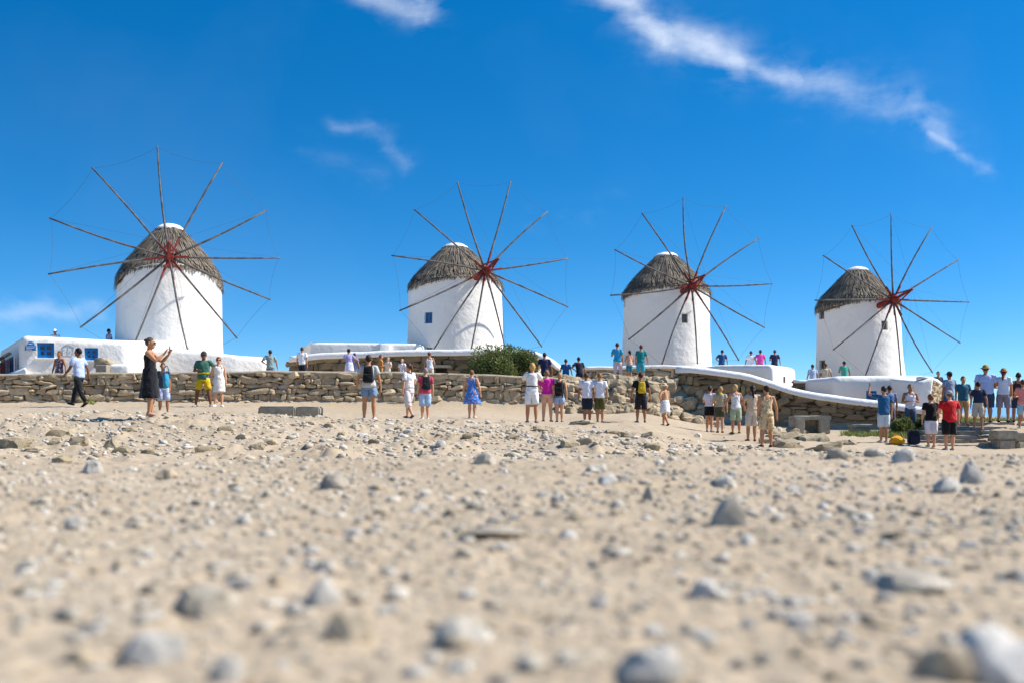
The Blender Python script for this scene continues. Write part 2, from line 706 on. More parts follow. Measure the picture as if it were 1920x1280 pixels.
# ------------------------------------------------------------------ terrain
class RBF:
    def __init__(self, pts, smooth=0.02):
        self.p = np.array([(a, b) for a, b, c in pts], float)
        z = np.array([c for a, b, c in pts], float)
        n = len(pts)
        r = np.linalg.norm(self.p[:, None] - self.p[None], axis=2)
        A = np.zeros((n + 3, n + 3))
        A[:n, :n] = -r + smooth * np.eye(n)
        A[:n, n] = 1
        A[:n, n + 1:] = self.p
        A[n, :n] = 1
        A[n + 1:, :n] = self.p.T
        w = np.linalg.lstsq(A, np.concatenate([z, [0, 0, 0]]), rcond=None)[0]
        self.w = w

    def __call__(self, x, y):
        x = np.asarray(x, float)
        y = np.asarray(y, float)
        res = np.full(x.shape, self.w[-3]) + self.w[-2] * x + self.w[-1] * y
        for (a, b), w in zip(self.p, self.w[:-3]):
            res = res - w * np.sqrt((x - a) ** 2 + (y - b) ** 2)
        return res


def low_points():
    L = []

    def add(pxs, ds, zs):
        for px in pxs:
            for d, z in zip(ds, zs):
                L.append((X(px, d), d, z))
    for px in (-500, 100, 600, 1000, 1400, 1900, 2500):
        e = 5.9 + 0.9 * px / 1920.0
        for d in (1.0, 2.2, 3.6, 4.8, e):
            L.append((X(px, d), d, -.35))
        L.append((X(px, e + 1.6), e + 1.6, -.66))
    for q in ((0, 0), (-8, 0), (8, 0), (0, -12), (-25, -10), (25, -10)):
        L.append((q[0], q[1], -.35))
    add((-300, 0, 150, 282, 450), (10.5, 14, 16, 18.5, 21, 25, 29.5, 33), (-.88, -.84, -.78, -.58, -.36, -.26, -.12, -.06))
    add((690, 890), (10.5, 14, 16, 20, 25.5, 28.5, 31, 35.4), (-.9, -.86, -.82, -.66, -.44, -.46, -.48, -.16))
    add((1040, 1200), (10.5, 14, 16, 20, 27, 31, 32.5, 35.6), (-.92, -.9, -.86, -.76, -.58, -.6, -.7, -.33))
    add((1336, 1430), (11, 16, 20, 26.5, 28.5, 31.5, 33.5, 36.5), (-1.0, -1.0, -1.06, -1.17, -1.1, -1.0, -.98, -.8))
    add((1560, 1680), (11, 16, 20, 24, 29, 33, 36), (-1.0, -1.12, -1.18, -1.2, -1.14, -1.05, -.9))
    add((1780, 1900, 2000), (11, 16, 20, 26, 28.8), (-1.0, -1.2, -1.3, -1.36, -1.36))
    add((1850, 1960, 2150), (32, 36), (-.66, -.6))
    L += [(-60, 30, 0), (-60, 60, 1), (45, 20, -1.2), (45, 40, -1.3)]
    return L


def up_points():
    U = []
    for px, d, z in ((-150, 37, .25), (0, 44, .4), (110, 37.5, .3), (104, 52, 2.0), (204, 52, 2.0), (318, 54, 1.7),
                     (260, 40, .5), (420, 40, .6), (507, 46, .72), (525, 58, 1.1), (567, 50, 1.02), (655, 47, .88), (730, 47, .88),
                     (805, 47, .86), (854, 60, 1.5), (930, 42, .9), (1022, 42, .8), (1065, 41, .72), (1087, 41, .72), (1120, 38.5, .86),
                     (1180, 46, 1.08), (1100, 60, 1.3), (1249, 63, 1.5), (1353, 55, 1.2), (1425, 55, 1.2), (1452, 55, 1.2),
                     (1250, 39.5, .88), (1330, 39.5, .6), (1420, 39, .2), (1500, 38.6, 0.0), (1540, 50, .35), (1584, 50, .45), (1610, 64, 1.2),
                     (1668, 38, -.4), (1740, 38, -.55), (1800, 40, -.72), (1900, 40, -.75), (1990, 42, -.8), (1850, 55, -1.4), (1990, 60, -2.2),
                     (1850, 80, -3), (2200, 60, -2.6), (525, 80, 1.2), (1100, 85, 1.0), (-200, 80, 1.5), (-300, 60, 1.2)):
        U.append((X(px, d), d, z))
    return U


LOW = RBF(low_points())
UP = RBF(up_points())

W1 = [(X(-120, 32.6), 32.6), (X(0, 33.0), 33.0), (X(500, 34.6), 34.6), (X(1010, 36.3), 36.3), (X(1060, 36.6), 36.6)]
BANK = [(X(1060, 36.4), 36.4), (X(1180, 36.9), 36.9), (X(1290, 37.4), 37.4)]
W4D = [(1268, 37.9), (1300, 37.5), (1350, 37.1), (1420, 36.7), (1500, 36.2), (1600, 35.5), (1690, 35.0), (1745, 34.7)]
EDGE = [(-70, 29)] + W1[1:4] + BANK + [(X(p, d), d) for p, d in W4D[1:]] + [(X(1800, 35.5), 35.5), (60, 37)]
EX = np.array([e[0] for e in EDGE])
EY = np.array([e[1] for e in EDGE])


def hash2(ix, iy, s):
    h = (ix.astype(np.int64) * 374761393 + iy.astype(np.int64) * 668265263 + s * 2147483647) & 0xffffffff
    h = ((h ^ (h >> 13)) * 1274126177) & 0xffffffff
    h = h ^ (h >> 16)
    return (h & 0xffff) / 65535.0


def vnoise(x, y, s=0):
    ix = np.floor(x)
    iy = np.floor(y)
    fx = x - ix
    fy = y - iy
    fx = fx * fx * fx * (fx * (fx * 6 - 15) + 10)
    fy = fy * fy * fy * (fy * (fy * 6 - 15) + 10)
    a = hash2(ix, iy, s)
    b = hash2(ix + 1, iy, s)
    c = hash2(ix, iy + 1, s)
    d = hash2(ix + 1, iy + 1, s)
    return (a + (b - a) * fx) * (1 - fy) + (c + (d - c) * fx) * fy - 0.5


def fbm(x, y, octs=4, s=0):
    r = np.zeros_like(x)
    amp = 1.0
    for o in range(octs):
        ca, sa = math.cos(o * 1.1), math.sin(o * 1.1)
        r = r + amp * vnoise(x * ca - y * sa + o * 17.1, x * sa + y * ca - o * 9.3, s + o)
        x = x * 2.03
        y = y * 2.03
        amp *= 0.5
    return r


def sstep(a, b, x):
    t = np.clip((x - a) / (b - a), 0, 1)
    return t * t * (3 - 2 * t)


def ground_z(x, y, detail=True):
    x = np.asarray(x, float)
    y = np.asarray(y, float)
    lo = LOW(x, y)
    hi = UP(x, y)
    dw = np.interp(x, EX, EY)
    bank = np.exp(-((x - X(1175, 36.9)) / 2.6) ** 2)
    k = sstep(-0.15, 0.35, (y - dw) / (1.0 + 2.2 * bank) + 0.15 * bank)
    z = lo * (1 - k) + hi * k
    r = np.hypot(x, y)
    fall = sstep(75, 170, r)
    z = z * (1 - fall) - 22 * fall
    if detail:
        near = 1 - sstep(5.5, 8, y)
        mid = sstep(8, 14, y) * (1 - sstep(31, 34, y))
        walk = np.exp(-((y - 28.5) / 4.0) ** 2)      # trodden strip where people stand
        rough = mid * (1 - 0.75 * walk)
        z = z + near * (0.04 * fbm(x * .8, y * .8, 2, 3) + 0.020 * np.maximum(-.1, fbm(x * 7, y * 7, 3, 5)) + 0.010 * fbm(x * 26, y * 26, 2, 6))
        lump = np.maximum(0, fbm(x * 1.1, y * 1.1, 4, 9)) ** 1.3
        crag = np.maximum(0, fbm(x * 4.2, y * 2.6, 3, 12) - .08)
        z = z + rough * (0.22 * lump + 0.20 * crag * (0.35 + lump)) + rough * 0.05 * np.maximum(0, fbm(x * 9, y * 6, 2, 14)) + mid * 0.02 * fbm(x * 7, y * 7, 3, 15)
        z = z + (1 - near) * (1 - mid) * 0.04 * fbm(x * .8, y * .8, 3, 19) * (1 - fall)
    return z


def gz(x, y):
    return float(ground_z(np.array([x]), np.array([y]))[0])


def build_ground():
    # rings round the camera: fine where the photograph looks, coarse elsewhere
    rr = [0.0]
    d = 0.35
    while d < 44:
        rr.append(d)
        d *= 1.0078
    while d < 420:
        rr.append(d)
        d *= 1.06
    rr = np.array(rr[1:])
    aa = np.concatenate([np.linspace(-180, -38, 50, endpoint=False), np.linspace(-38, 38, 560, endpoint=False), np.linspace(38, 180, 50, endpoint=False)])
    aa = np.radians(aa)
    A, R = np.meshgrid(aa, rr)
    x = R * np.sin(A)
    y = R * np.cos(A)
    z = ground_z(x, y)
    nr, na = x.shape
    co = np.stack([x, y, z], -1).reshape(-1, 3)
    co = np.vstack([co, [[0, 0, -.36]]])
    i = np.arange(nr - 1)[:, None] * na
    j = np.arange(na)[None, :]
    j2 = (j + 1) % na
    quads = np.stack([(i + j), (i + na + j), (i + na + j2), (i + j2)], -1).reshape(-1, 4)[:, ::-1]
    me = bpy.data.meshes.new('ground')
    c = nr * na
    tris = np.stack([np.arange(na), (np.arange(na) + 1) % na, np.full(na, c)], -1)[:, ::-1]
    nl = quads.size + tris.size
    me.vertices.add(len(co))
    me.vertices.foreach_set('co', co.ravel())
    me.loops.add(nl)
    me.loops.foreach_set('vertex_index', np.concatenate([quads.ravel(), tris.ravel()]))
    me.polygons.add(len(quads) + len(tris))
    st = np.concatenate([np.arange(len(quads)) * 4, quads.size + np.arange(len(tris)) * 3])
    me.polygons.foreach_set('loop_start', st)
    me.update(calc_edges=True)
    me.validate()
    bm = bmesh.new()
    bm.from_mesh(me)
    bmesh.ops.recalc_face_normals(bm, faces=bm.faces)
    bm.to_mesh(me)
    bm.free()
    o = obj('ground', me, None, GROUND, None, True)
    tag(o, kind='structure')
    o['label'] = 'pale sandy stony ground sloping up to the windmills'
    o['category'] = 'ground'


build_ground()


def build_sea():
    m, t, b = new_mat('sea_water')
    b.inputs['Base Color'].default_value = lin('#6aa7da')
    b.inputs['Roughness'].default_value = 0.6
    b.inputs['Specular IOR Level'].default_value = 0.5
    g = N(t, 'ShaderNodeNewGeometry')
    _, r = noise_fac(t, 0.08, 5.0, vec=g.outputs['Position'])
    add_bump(t, b, r, 0.6, 3.0)
    mb = MB()
    n = 96
    vs = [(0, 0, -14.0)]
    for r in (150, 600, 3000, 12000, 45000):
        for i in range(n):
            vs.append((r * math.cos(2 * math.pi * i / n), r * math.sin(2 * math.pi * i / n), -14.0))
    fs = []
    for i in range(n):
        fs.append((0, 1 + i, 1 + (i + 1) % n))
        for k in range(4):
            a = 1 + k * n
            fs.append((a + i, a + n + i, a + n + (i + 1) % n, a + (i + 1) % n))
    mb.add(vs, fs)
    o = mb.build('sea', m)
    tag(o, 'blue sea reaching the horizon behind the hill', 'sea', kind='structure')


build_sea()


# ------------------------------------------------------------------ dry stone walls
def resample(pts, step):
    """pts: list of tuples, first two are x,y -> dense list with arclength"""
    out = []
    s = 0.0
    for a, b in zip(pts[:-1], pts[1:]):
        L = math.hypot(b[0] - a[0], b[1] - a[1])
        n = max(1, int(math.ceil(L / step)))
        for i in range(n):
            f = i / n
            out.append((s + L * f,) + tuple(p + (q - p) * f for p, q in zip(a, b)))
        s += L
    out.append((s,) + tuple(pts[-1]))
    return out


class Path:
    def __init__(self, pts):
        d = np.array(resample(pts, 0.25))
        self.s = d[:, 0]
        self.c = d[:, 1:]
        self.L = self.s[-1]

    def at(self, s):
        s = max(0.0, min(self.L, s))
        return [float(np.interp(s, self.s, self.c[:, k])) for k in range(self.c.shape[1])]

    def normal(self, s):
        a = self.at(s - 0.4)
        b = self.at(s + 0.4)
        t = Vector((b[0] - a[0], b[1] - a[1], 0)).normalized()
        return Vector((t.y, -t.x, 0))


def sweep(name, path, prof, mat, parent, z_index, step=0.3, smooth=True, wob=0.0, seed=0):
    """prof: list of (outward offset, z offset); runs along path, z from column z_index"""
    rings = []
    n = max(2, int(path.L / step))
    for i in range(n + 1):
        s = path.L * i / n
        c = path.at(s)
        nm = path.normal(s)
        w = wob * mnoise.noise(Vector((s * .9, seed, 0)))
        w2 = wob * mnoise.noise(Vector((s * .7, seed + 9, 0)))
        rings.append([Vector((c[0], c[1], c[z_index])) + nm * (o + w2) + Vector((0, 0, dz + w)) for o, dz in prof])
    m = MB()
    m.rings(rings)
    return m.build(name, mat, parent, smooth)


ROUND_CAP = [(-.26, -.10), (-.27, .02), (-.22, .11), (-.10, .16), (.04, .165), (.17, .12), (.23, .03), (.22, -.10)]


def stone_wall(name, label, pts, sw, sh, thick, meshes, joined_mat, seed, maxparts=285, cap=None, cat='stone wall', gap=None, capprof=None, group=None):
    """pts: (x, y, z base, z top) from left to right as seen from the camera"""
    rnd = random.Random(seed)
    path = Path(pts)
    root = empty(name, (pts[0][0], pts[0][1], pts[0][2]))
    tag(root, label, cat, group)
    inv = Matrix.Translation(-root.location)
    # core of earth and small stones behind the face
    rings = []
    n = max(2, int(path.L / 0.5))
    for i in range(n + 1):
        s = path.L * i / n
        x, y, zb, zt = path.at(s)[:4]
        nm = path.normal(s)
        o = Vector((x, y, 0)) - root.location
        a = o - nm * .10
        b = o - nm * thick
        rings.append([Vector((a.x, a.y, zb - .3 - root.location.z)), Vector((b.x, b.y, zb - .3 - root.location.z)), Vector((b.x, b.y, zt - .03 - root.location.z)), Vector((a.x, a.y, zt - .03 - root.location.z))])
    m = MB()
    m.rings(rings)
    m.build('core', MORTAR, root)
    hmean = sum(p[3] - p[2] for p in pts) / len(pts)
    rows = max(2, int(round(hmean / sh)))
    pieces = []
    off = [0.0] + [rnd.uniform(-.25, .25) / rows for _ in range(rows - 1)] + [0.0]

    def bound(k, s):
        if k in (0, rows):
            return k / rows
        return k / rows + off[k] + 0.55 / rows * mnoise.noise(Vector((s * .55, k * 5.1 + seed, 0)))
    for k in range(rows):
        s = -rnd.uniform(0, sw * .5)
        while s < path.L:
            w = sw * rnd.choice((.35, .5, .7, .85, 1.0, 1.2, 1.5, 1.9))
            c = s + w / 2
            s += w
            if c > path.L or c < 0:
                continue
            x, y, zb, zt = path.at(c)[:4]
            f0, f1 = bound(k, c), bound(k + 1, c)
            z0, z1 = zb + (zt - zb) * f0, zb + (zt - zb) * f1
            if z1 - z0 < .04:
                continue
            if gap and gap(c, (z0 + z1) / 2):
                continue
            if rnd.random() < .22 and (z1 - z0) > .15:
                zm = z0 + (z1 - z0) * rnd.uniform(.35, .65)
                pieces.append((c, w, z0, zm))
                pieces.append((c, w, zm, z1))
            else:
                pieces.append((c, w, z0, z1))
    pieces.sort(key=lambda p: -p[1] * (p[3] - p[2]))
    rest = MB()
    for i, (c, w, z0, z1) in enumerate(pieces):
        x, y = path.at(c)[:2]
        nm = path.normal(c)
        R = frame_mat3(nm).to_4x4()
        dep = rnd.uniform(.26, .40)
        pos = Vector((x, y, (z0 + z1) / 2)) + nm * (rnd.uniform(-.05, .05) - dep * .42)
        rot = Matrix.Rotation(rnd.uniform(-.22, .22), 4, 'Y') @ Matrix.Rotation(rnd.uniform(-.08, .08), 4, 'Z') @ Matrix.Rotation(rnd.choice((0, math.pi)), 4, 'Y')
        S = Matrix.Diagonal((w * rnd.uniform(.95, 1.12), dep, (z1 - z0) * rnd.uniform(.92, 1.2), 1))
        M = Matrix.Translation(pos - root.location) @ R @ rot @ S
        me = rnd.choice(meshes)
        if i < maxparts:
            o = bpy.data.objects.new('stone', me)
            COL.objects.link(o)
            o.parent = root
            o.matrix_local = M
        else:
            rest.add([M @ v.co for v in me.vertices], [tuple(p.vertices) for p in me.polygons])
    if rest.v:
        o = rest.build('small_stones', joined_mat, root, fix=False)
        o['kind'] = 'stuff'
    if cap:
        prof = capprof or [(-thick - .03, -.05), (-thick - .03, .03), (-thick * .5, .055), (.03, .03), (.05, -.05)]
        loc = root.location
        pth = Path([(p[0] - loc.x, p[1] - loc.y, p[3] - loc.z) for p in pts])
        o = sweep('coping', pth, prof, cap, root, 2, wob=.03, seed=seed)
    return root


def wp(px, d, ybase, ytop):
    return (X(px, d), d, Zp(ybase, d), Zp(ytop, d))


stone_wall('dry_stone_wall', 'long low dry stone wall of tan stones behind the front row of tourists',
           [wp(-120, 32.6, 762, 703), wp(0, 33.0, 761, 703), wp(250, 33.8, 760, 700), wp(500, 34.6, 760, 697), wp(760, 35.5, 764, 699), wp(1010, 36.3, 770, 707), wp(1062, 36.6, 774, 712)],
           .34, .19, .55, WALL_STONES, WALLSTONE_J, 5, cap=COPING)

# gap at the foot of the upper wall, filled by a shade-coloured block
NICHE_S = (X(829, 49.5) - X(543, 50.5))


def niche_gap(c, z):
    return abs(c - NICHE_S) < .36 and z < Zp(688, 49.5)


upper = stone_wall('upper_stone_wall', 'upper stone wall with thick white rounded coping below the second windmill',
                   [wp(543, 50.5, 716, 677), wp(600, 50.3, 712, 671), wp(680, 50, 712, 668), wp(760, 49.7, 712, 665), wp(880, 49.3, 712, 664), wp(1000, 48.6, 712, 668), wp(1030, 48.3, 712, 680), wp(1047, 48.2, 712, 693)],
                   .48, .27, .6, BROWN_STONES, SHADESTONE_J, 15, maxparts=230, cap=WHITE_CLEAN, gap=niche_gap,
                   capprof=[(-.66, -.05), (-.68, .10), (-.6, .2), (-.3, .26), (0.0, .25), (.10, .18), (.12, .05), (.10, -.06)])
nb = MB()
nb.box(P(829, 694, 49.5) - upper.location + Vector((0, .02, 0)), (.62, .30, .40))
nb.build('opening_shade_block', simple_mat('painted_opening_shade', '#2a231b', '#1d1812', 5), upper)  # solid block; the shade of the opening is put into its dark colour
lb = MB()
lb.box(P(829, 687, 49.4) - upper.location + Vector((0, -.06, 0)), (.95, .3, .12))
o = lb.build('lintel', COPING, upper)
bevel_mesh(o.data, .02, 2)

stone_wall('terrace_wall', 'short stone terrace wall under the third windmill behind three people in turquoise',
           [wp(1092, 47.8, 714, 691), wp(1150, 47.6, 714, 690), wp(1210, 47.5, 714, 688), wp(1292, 47.2, 716, 689)],
           .42, .2, .5, WALL_STONES, WALLSTONE_J, 25, maxparts=120, cap=WHITE_CLEAN,
           capprof=[(-.6, -.05), (-.6, .06), (-.25, .11), (.05, .08), (.07, -.05)])

# curved wall with a white cap running down to the right
w4 = [(1268, 37.9, 745, 696), (1300, 37.5, 765, 696), (1350, 37.1, 790, 701), (1400, 36.8, 800, 709), (1440, 36.55, 803, 721), (1480, 36.3, 806, 735), (1530, 36.0, 808, 745),
      (1600, 35.5, 812, 755), (1690, 35.0, 812, 766), (1745, 34.7, 806, 775)]
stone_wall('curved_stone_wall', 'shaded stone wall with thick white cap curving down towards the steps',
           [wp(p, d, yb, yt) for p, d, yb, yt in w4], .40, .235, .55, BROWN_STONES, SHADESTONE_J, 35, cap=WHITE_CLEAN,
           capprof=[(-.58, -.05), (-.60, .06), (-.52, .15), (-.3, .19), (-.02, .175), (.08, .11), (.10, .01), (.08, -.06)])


# rubble bank between the two walls
def build_bank():
    rnd = random.Random(77)
    root = empty('rubble_bank', (X(1180, 36.9), 36.9, -.3))
    tag(root, 'collapsed bank of tan boulders and rubble below the terrace edge', 'rubble')
    rest = MB()
    cnt = 0
    for i in range(520):
        px = rnd.uniform(1048, 1345)
        t = rnd.random()
        ytop = 712 + max(0, px - 1270) * .55
        yb = 772 + max(0, px - 1180) * .20
        dd = 36.5 + (px - 1060) / 230 * .9
        y = dd - 1.15 + t * 2.4
        x = X(px, dd)
        z = gz(x, y)
        sz = rnd.choice((.14, .18, .22, .27, .34, .46)) * rnd.uniform(.8, 1.2)
        M = Matrix.Translation(Vector((x, y, z + sz * .10)) - root.location) @ Matrix.Rotation(rnd.uniform(0, 6.28), 4, 'Z') @ Matrix.Rotation(rnd.uniform(-.4, .4), 4, 'X') @ Matrix.Diagonal((sz * rnd.uniform(1, 1.6), sz, sz * rnd.uniform(.6, .95), 1))
        if sz > .2 and cnt < 260:
            me = rnd.choice(OUT_ROCKS if sz > .3 else WALL_STONES)
            o = bpy.data.objects.new('boulder' if sz > .3 else 'stone', me)
            COL.objects.link(o)
            o.parent = root
            o.matrix_local = M
            cnt += 1
        else:
            me = rnd.choice(WALL_STONES)
            rest.add([M @ v.co for v in me.vertices], [tuple(p.vertices) for p in me.polygons])
    o = rest.build('small_stones', WALLSTONE_J, root, fix=False)
    o['kind'] = 'stuff'


build_bank()


# ------------------------------------------------------------------ white buildings
def flat_sign(parent, name, c, n, outline, thick, mat):
    """a flat plate from an outline in (right, up) metres"""
    R = frame_mat3(n)
    c = Vector(c)
    k = len(outline)
    m = MB()
    vs = [c + R @ Vector((u, 0.01, v)) for u, v in outline] + [c + R @ Vector((u, 0.01 + thick, v)) for u, v in outline]
    fs = [tuple(range(k)), tuple(range(k, 2 * k))[::-1]] + [(i, (i + 1) % k, k + (i + 1) % k, k + i) for i in range(k)]
    m.add(vs, fs)
    return m.build(name, mat, parent)


def build_house_with_sign():
    d0 = 42.0
    zt = Zp(628, d0)
    fl = (X(40, d0), d0)
    fr = (X(238, 43.0), 43.0)
    br = (X(238, 43.0) + .6, 50.0)
    bl = (X(0, 53.5), 53.5)
    root = empty('white_shop_house', (fl[0], fl[1], .3))
    tag(root, 'low white flat-roofed house with two blue windows and a blue sign', 'house')
    n = Vector((fl[1] - fr[1], fr[0] - fl[0], 0))
    n = Vector((fr[1] - fl[1], -(fr[0] - fl[0]), 0)).normalized()

    def on(px, py):
        f = (px - 40) / (238 - 40)
        d = d0 + 1.0 * f
        p = P(px, py, d)
        return p
    loc = root.location
    foot = [(p[0] - loc.x, p[1] - loc.y) for p in (fl, fr, br, bl)]
    c1 = on(85.5, 656.5) - loc
    c2 = on(171, 663.5) - loc
    w1, h1 = 30 / F * 42.2, 28 / F * 42.2
    w2, h2 = 24 / F * 42.6, 23 / F * 42.6
    body = rounded_block('wall', foot, -.3 + 0, [zt - loc.z, Zp(640, 43) - loc.z, Zp(645, 50) - loc.z + .2, zt - loc.z], WHITE, root, bev=.26, cuts=4, amp=.03, seed=1,
                         cutters=[opening(c1, n, w1, h1, .16), opening(c2, n, w2, h2, .16)])
    window('window', root, c1, n, w1, h1, BLUE, DARKGLASS, 2, 2, .13, .13, WHITE, label='larger four-pane blue window')
    window('window', root, c2, n, w2, h2, BLUE, DARKGLASS, 2, 2, .13, .12, WHITE, label='smaller four-pane blue window')
    # shop sign: rounded crest over a rectangle
    s = 42.05 / F
    out = [(-9.5, -8.5), (9.5, -8.5), (9.5, -.5), (8.5, 1.2)]
    for i in range(9):
        a = math.pi * i / 8
        out.append((.8 + 6.2 * math.cos(a), 1.2 + 7.2 * math.sin(a)))
    out += [(-6.5, 1.0), (-8.8, -.3)]
    cs = on(57.5, 648.5) - loc
    sg = flat_sign(root, 'sign', cs + n * .02, n, [(u * s, v * s) for u, v in out], .05, BLUE)
    sg['label'] = 'blue crested sign with lines of white lettering'
    # lettering rows: too small to read in the photograph, kept as short white strokes
    R = frame_mat3(n)
    rnd = random.Random(3)
    for (v, x0, x1, hh) in ((3.6, -3.5, 4.5, 2.2), (-1.0, -7.0, 7.5, 1.2), (-3.6, -6.5, 7.0, 1.7), (-6.8, -6.5, 3.5, 1.5)):
        mb = MB()
        u = x0
        while u < x1:
            wd = rnd.uniform(.5, 1.1)
            mb.box(cs + n * .085 + R @ Vector((u * s, 0, v * s + rnd.uniform(-.2, .2) * s)), (wd * s, .012, hh * s * rnd.uniform(.7, 1.0)), R)
            u += wd + rnd.uniform(.3, .7)
        mb.build('lettering', simple_mat('sign_white', '#e8eef2', '#d5dde4', 4), sg)
    # line drawing painted on the wall
    cm = on(131.5, 654) - loc
    ink = simple_mat('grey_ink', '#7f8792', '#9aa1aa', 6)
    dr = MB()

    def stroke(pts, r=.006):
        dr.tube([cm + n * .03 + R @ Vector((u * s, 0, v * s)) for u, v in pts], r, 4)
    stroke([(-10.5, 5), (-9.5, -3), (-8.5, -9), (-1, -8.8), (6, -9.5)])
    stroke([(10, 6), (8.6, -2), (7, -9.4), (6, -9.5)])
    stroke([(-.8, 7.5), (-1.2, 0), (-1, -8.8)])
    for i in range(9):
        u = -10 + i * 2.45
        v = 6 + 3.6 * math.sin(math.pi * (i + .5) / 9)
        stroke([(u - 1.4, v - 2.0), (u - .4, v + 1.0), (u + .9, v - .4), (u + .3, v - 2.2)])
    for i in range(5):
        stroke([(-8 + i * 3.4, 1.5 - (i % 2) * 3), (-6.4 + i * 3.4, 2.0 - (i % 2) * 3)], .008)
    do = dr.build('wall_drawing', ink, root)
    do['kind'] = 'stuff'
    do['label'] = 'faint grey line drawing on the white wall'
    # sloping buttress at the left corner
    m = MB()
    a = [P(12, 702, 41.6), P(44, 702, 41.4), P(44, 684, 41.8), P(40, 683, 41.95), P(12, 700, 43)]
    p0, p1 = P(8, 703, 42.2), P(50, 703, 41.5)
    p2, p3 = P(50, 703, 42.6), P(8, 703, 43.4)
    t1, t2 = P(50, 684, 41.75), P(50, 684, 42.6)
    dn = Vector((0, 0, -1.0))
    vs = [p0 + dn, p1 + dn, p2 + dn, p3 + dn, p0, p1 + Vector((0, 0, .30)), t2, p3]
    m.add([v - loc for v in vs], [(3, 2, 1, 0), (4, 5, 6, 7), (0, 1, 5, 4), (1, 2, 6, 5), (2, 3, 7, 6), (3, 0, 4, 7)])
    o = m.build('buttress', WHITE, root)
    bevel_mesh(o.data, .12, 3)
    smooth_by_angle(o.data, 50)
    # side wall hung with shop goods: awning beam and posts
    side = Vector((bl[0] - fl[0], bl[1] - fl[1], 0))
    sl = side.length
    sdv = side.normalized()
    sn = Vector((-sdv.y, sdv.x, 0))
    if sn.x > 0:
        sn = -sn
    Rs = frame_mat3(sn)
    bm_ = MB()
    bm_.box(Vector((0, 0, 0)) + sdv * (sl * .52) + sn * .35 + Vector((0, 0, zt - loc.z - .72)), (sl * .86, .12, .10), Rs)
    bm_.build('awning_beam', GREYWOOD, root)
    for i in range(5):
        pb = MB()
        pb.box(sdv * (sl * (.14 + .19 * i)) + sn * .35 + Vector((0, 0, .65)), (.09, .09, 1.95), Rs)
        pb.build('awning_post', GREYWOOD, root)
    return fl, sdv, sn, sl, Rs, zt


SHOP = build_house_with_sign()


def hang_goods():
    fl, sdv, sn, sl, Rs, zt = SHOP
    rnd = random.Random(9)
    cols = [('deep blue', '#27406e'), ('charcoal', '#2b2c31'), ('brick red', '#8a4636'), ('lilac', '#8a86b5'), ('ochre', '#9c7440'), ('dark green', '#34494a'), ('pale grey', '#b9bcc4'), ('navy', '#1f2c4c')]
    for i, (cn, ch) in enumerate(cols):
        t = .12 + .1 * i
        c = Vector((fl[0], fl[1], 0)) + sdv * (sl * t) + sn * .22
        w, h = rnd.uniform(.55, .8), rnd.uniform(.8, 1.2)
        m = MB()
        k = 9
        rows = []
        for r in range(5):
            rr = []
            for j in range(k):
                u = (j / (k - 1) - .5) * w * (1 + .08 * math.sin(r * 2 + i))
                rr.append(c + Rs @ Vector((u, .05 * math.sin(j * 1.9 + i) * (r + 1) / 5, zt - .85 - h * r / 4)))
            rows.append(rr)
        vs = [p for r in rows for p in r]
        fs = [(r * k + j, r * k + j + 1, (r + 1) * k + j + 1, (r + 1) * k + j) for r in range(4) for j in range(k - 1)]
        m.add(vs, fs)
        o = m.build('hanging_cloth', simple_mat('cloth_' + cn.replace(' ', '_'), ch, None, 4), None, True, fix=False)
        md = o.modifiers.new('s', 'SOLIDIFY')
        md.thickness = .02
        tag(o, f'{cn} cloth hung for sale on the side wall of the white house', 'cloth', 'cloths hung for sale on the shop side wall')


hang_goods()


def block_thing(name, label, cat, foot, z0, z1, bev=.25, cuts=3, amp=.03, seed=0, mat=None, ops=(), wins=()):
    loc = Vector((foot[0][0], foot[0][1], z0))
    root = empty(name, loc)
    tag(root, label, cat)
    ft = [(p[0] - loc.x, p[1] - loc.y) for p in foot]
    zz = [z - loc.z for z in z1] if isinstance(z1, (list, tuple)) else z1 - loc.z
    cts = [opening(Vector(c) - loc, n, w, h, dp) for (c, n, w, h, dp) in ops]
    rounded_block('wall', ft, 0, zz, mat or WHITE, root, bev, cuts, amp, seed, cts)
    return root, loc


# skirt wall round the first mill
block_thing('white_skirt_wall', 'long white rounded wall in front of the first windmill', 'white wall',
            [(X(225, 45.2), 45.2), (X(430, 46), 46), (X(501, 46.6), 46.6), (X(501, 46.6) - .2, 48.4), (X(225, 45.2), 47)], .3,
            [Zp(644, 45.2), Zp(659, 46), Zp(671, 46.6), Zp(671, 46.6) + .05, Zp(644, 45.2)], .3, 4, .05, 4)
# small niche block and boulder below the shop windows
nbk, loc = block_thing('white_plinth', 'small white plinth beside the boulder below the blue windows', 'plinth',
                       [(X(203, 41), 41), (X(243, 41), 41), (X(243, 41), 41.9), (X(203, 41), 41.9)], .3, Zp(682, 41), .14, 1, .02, 5)
m = MB()
m.box(P(194, 693, 40.9) + Vector((0, 0, -.3)), (.46, .5, 1.0))
o = m.build('slate_panel', GREYBLOCK)
bevel_mesh(o.data, .03, 2)
tag(o, 'dark grey stone slab standing between boulder and white plinth', 'slab')
ob = bpy.data.objects.new('boulder', OUT_ROCKS[2])
COL.objects.link(ob)
ob.location = P(195, 682, 41.6)
ob.scale = (.7, .6, .5)
tag(ob, 'rounded brown boulder lying on the slab by the white house', 'boulder')

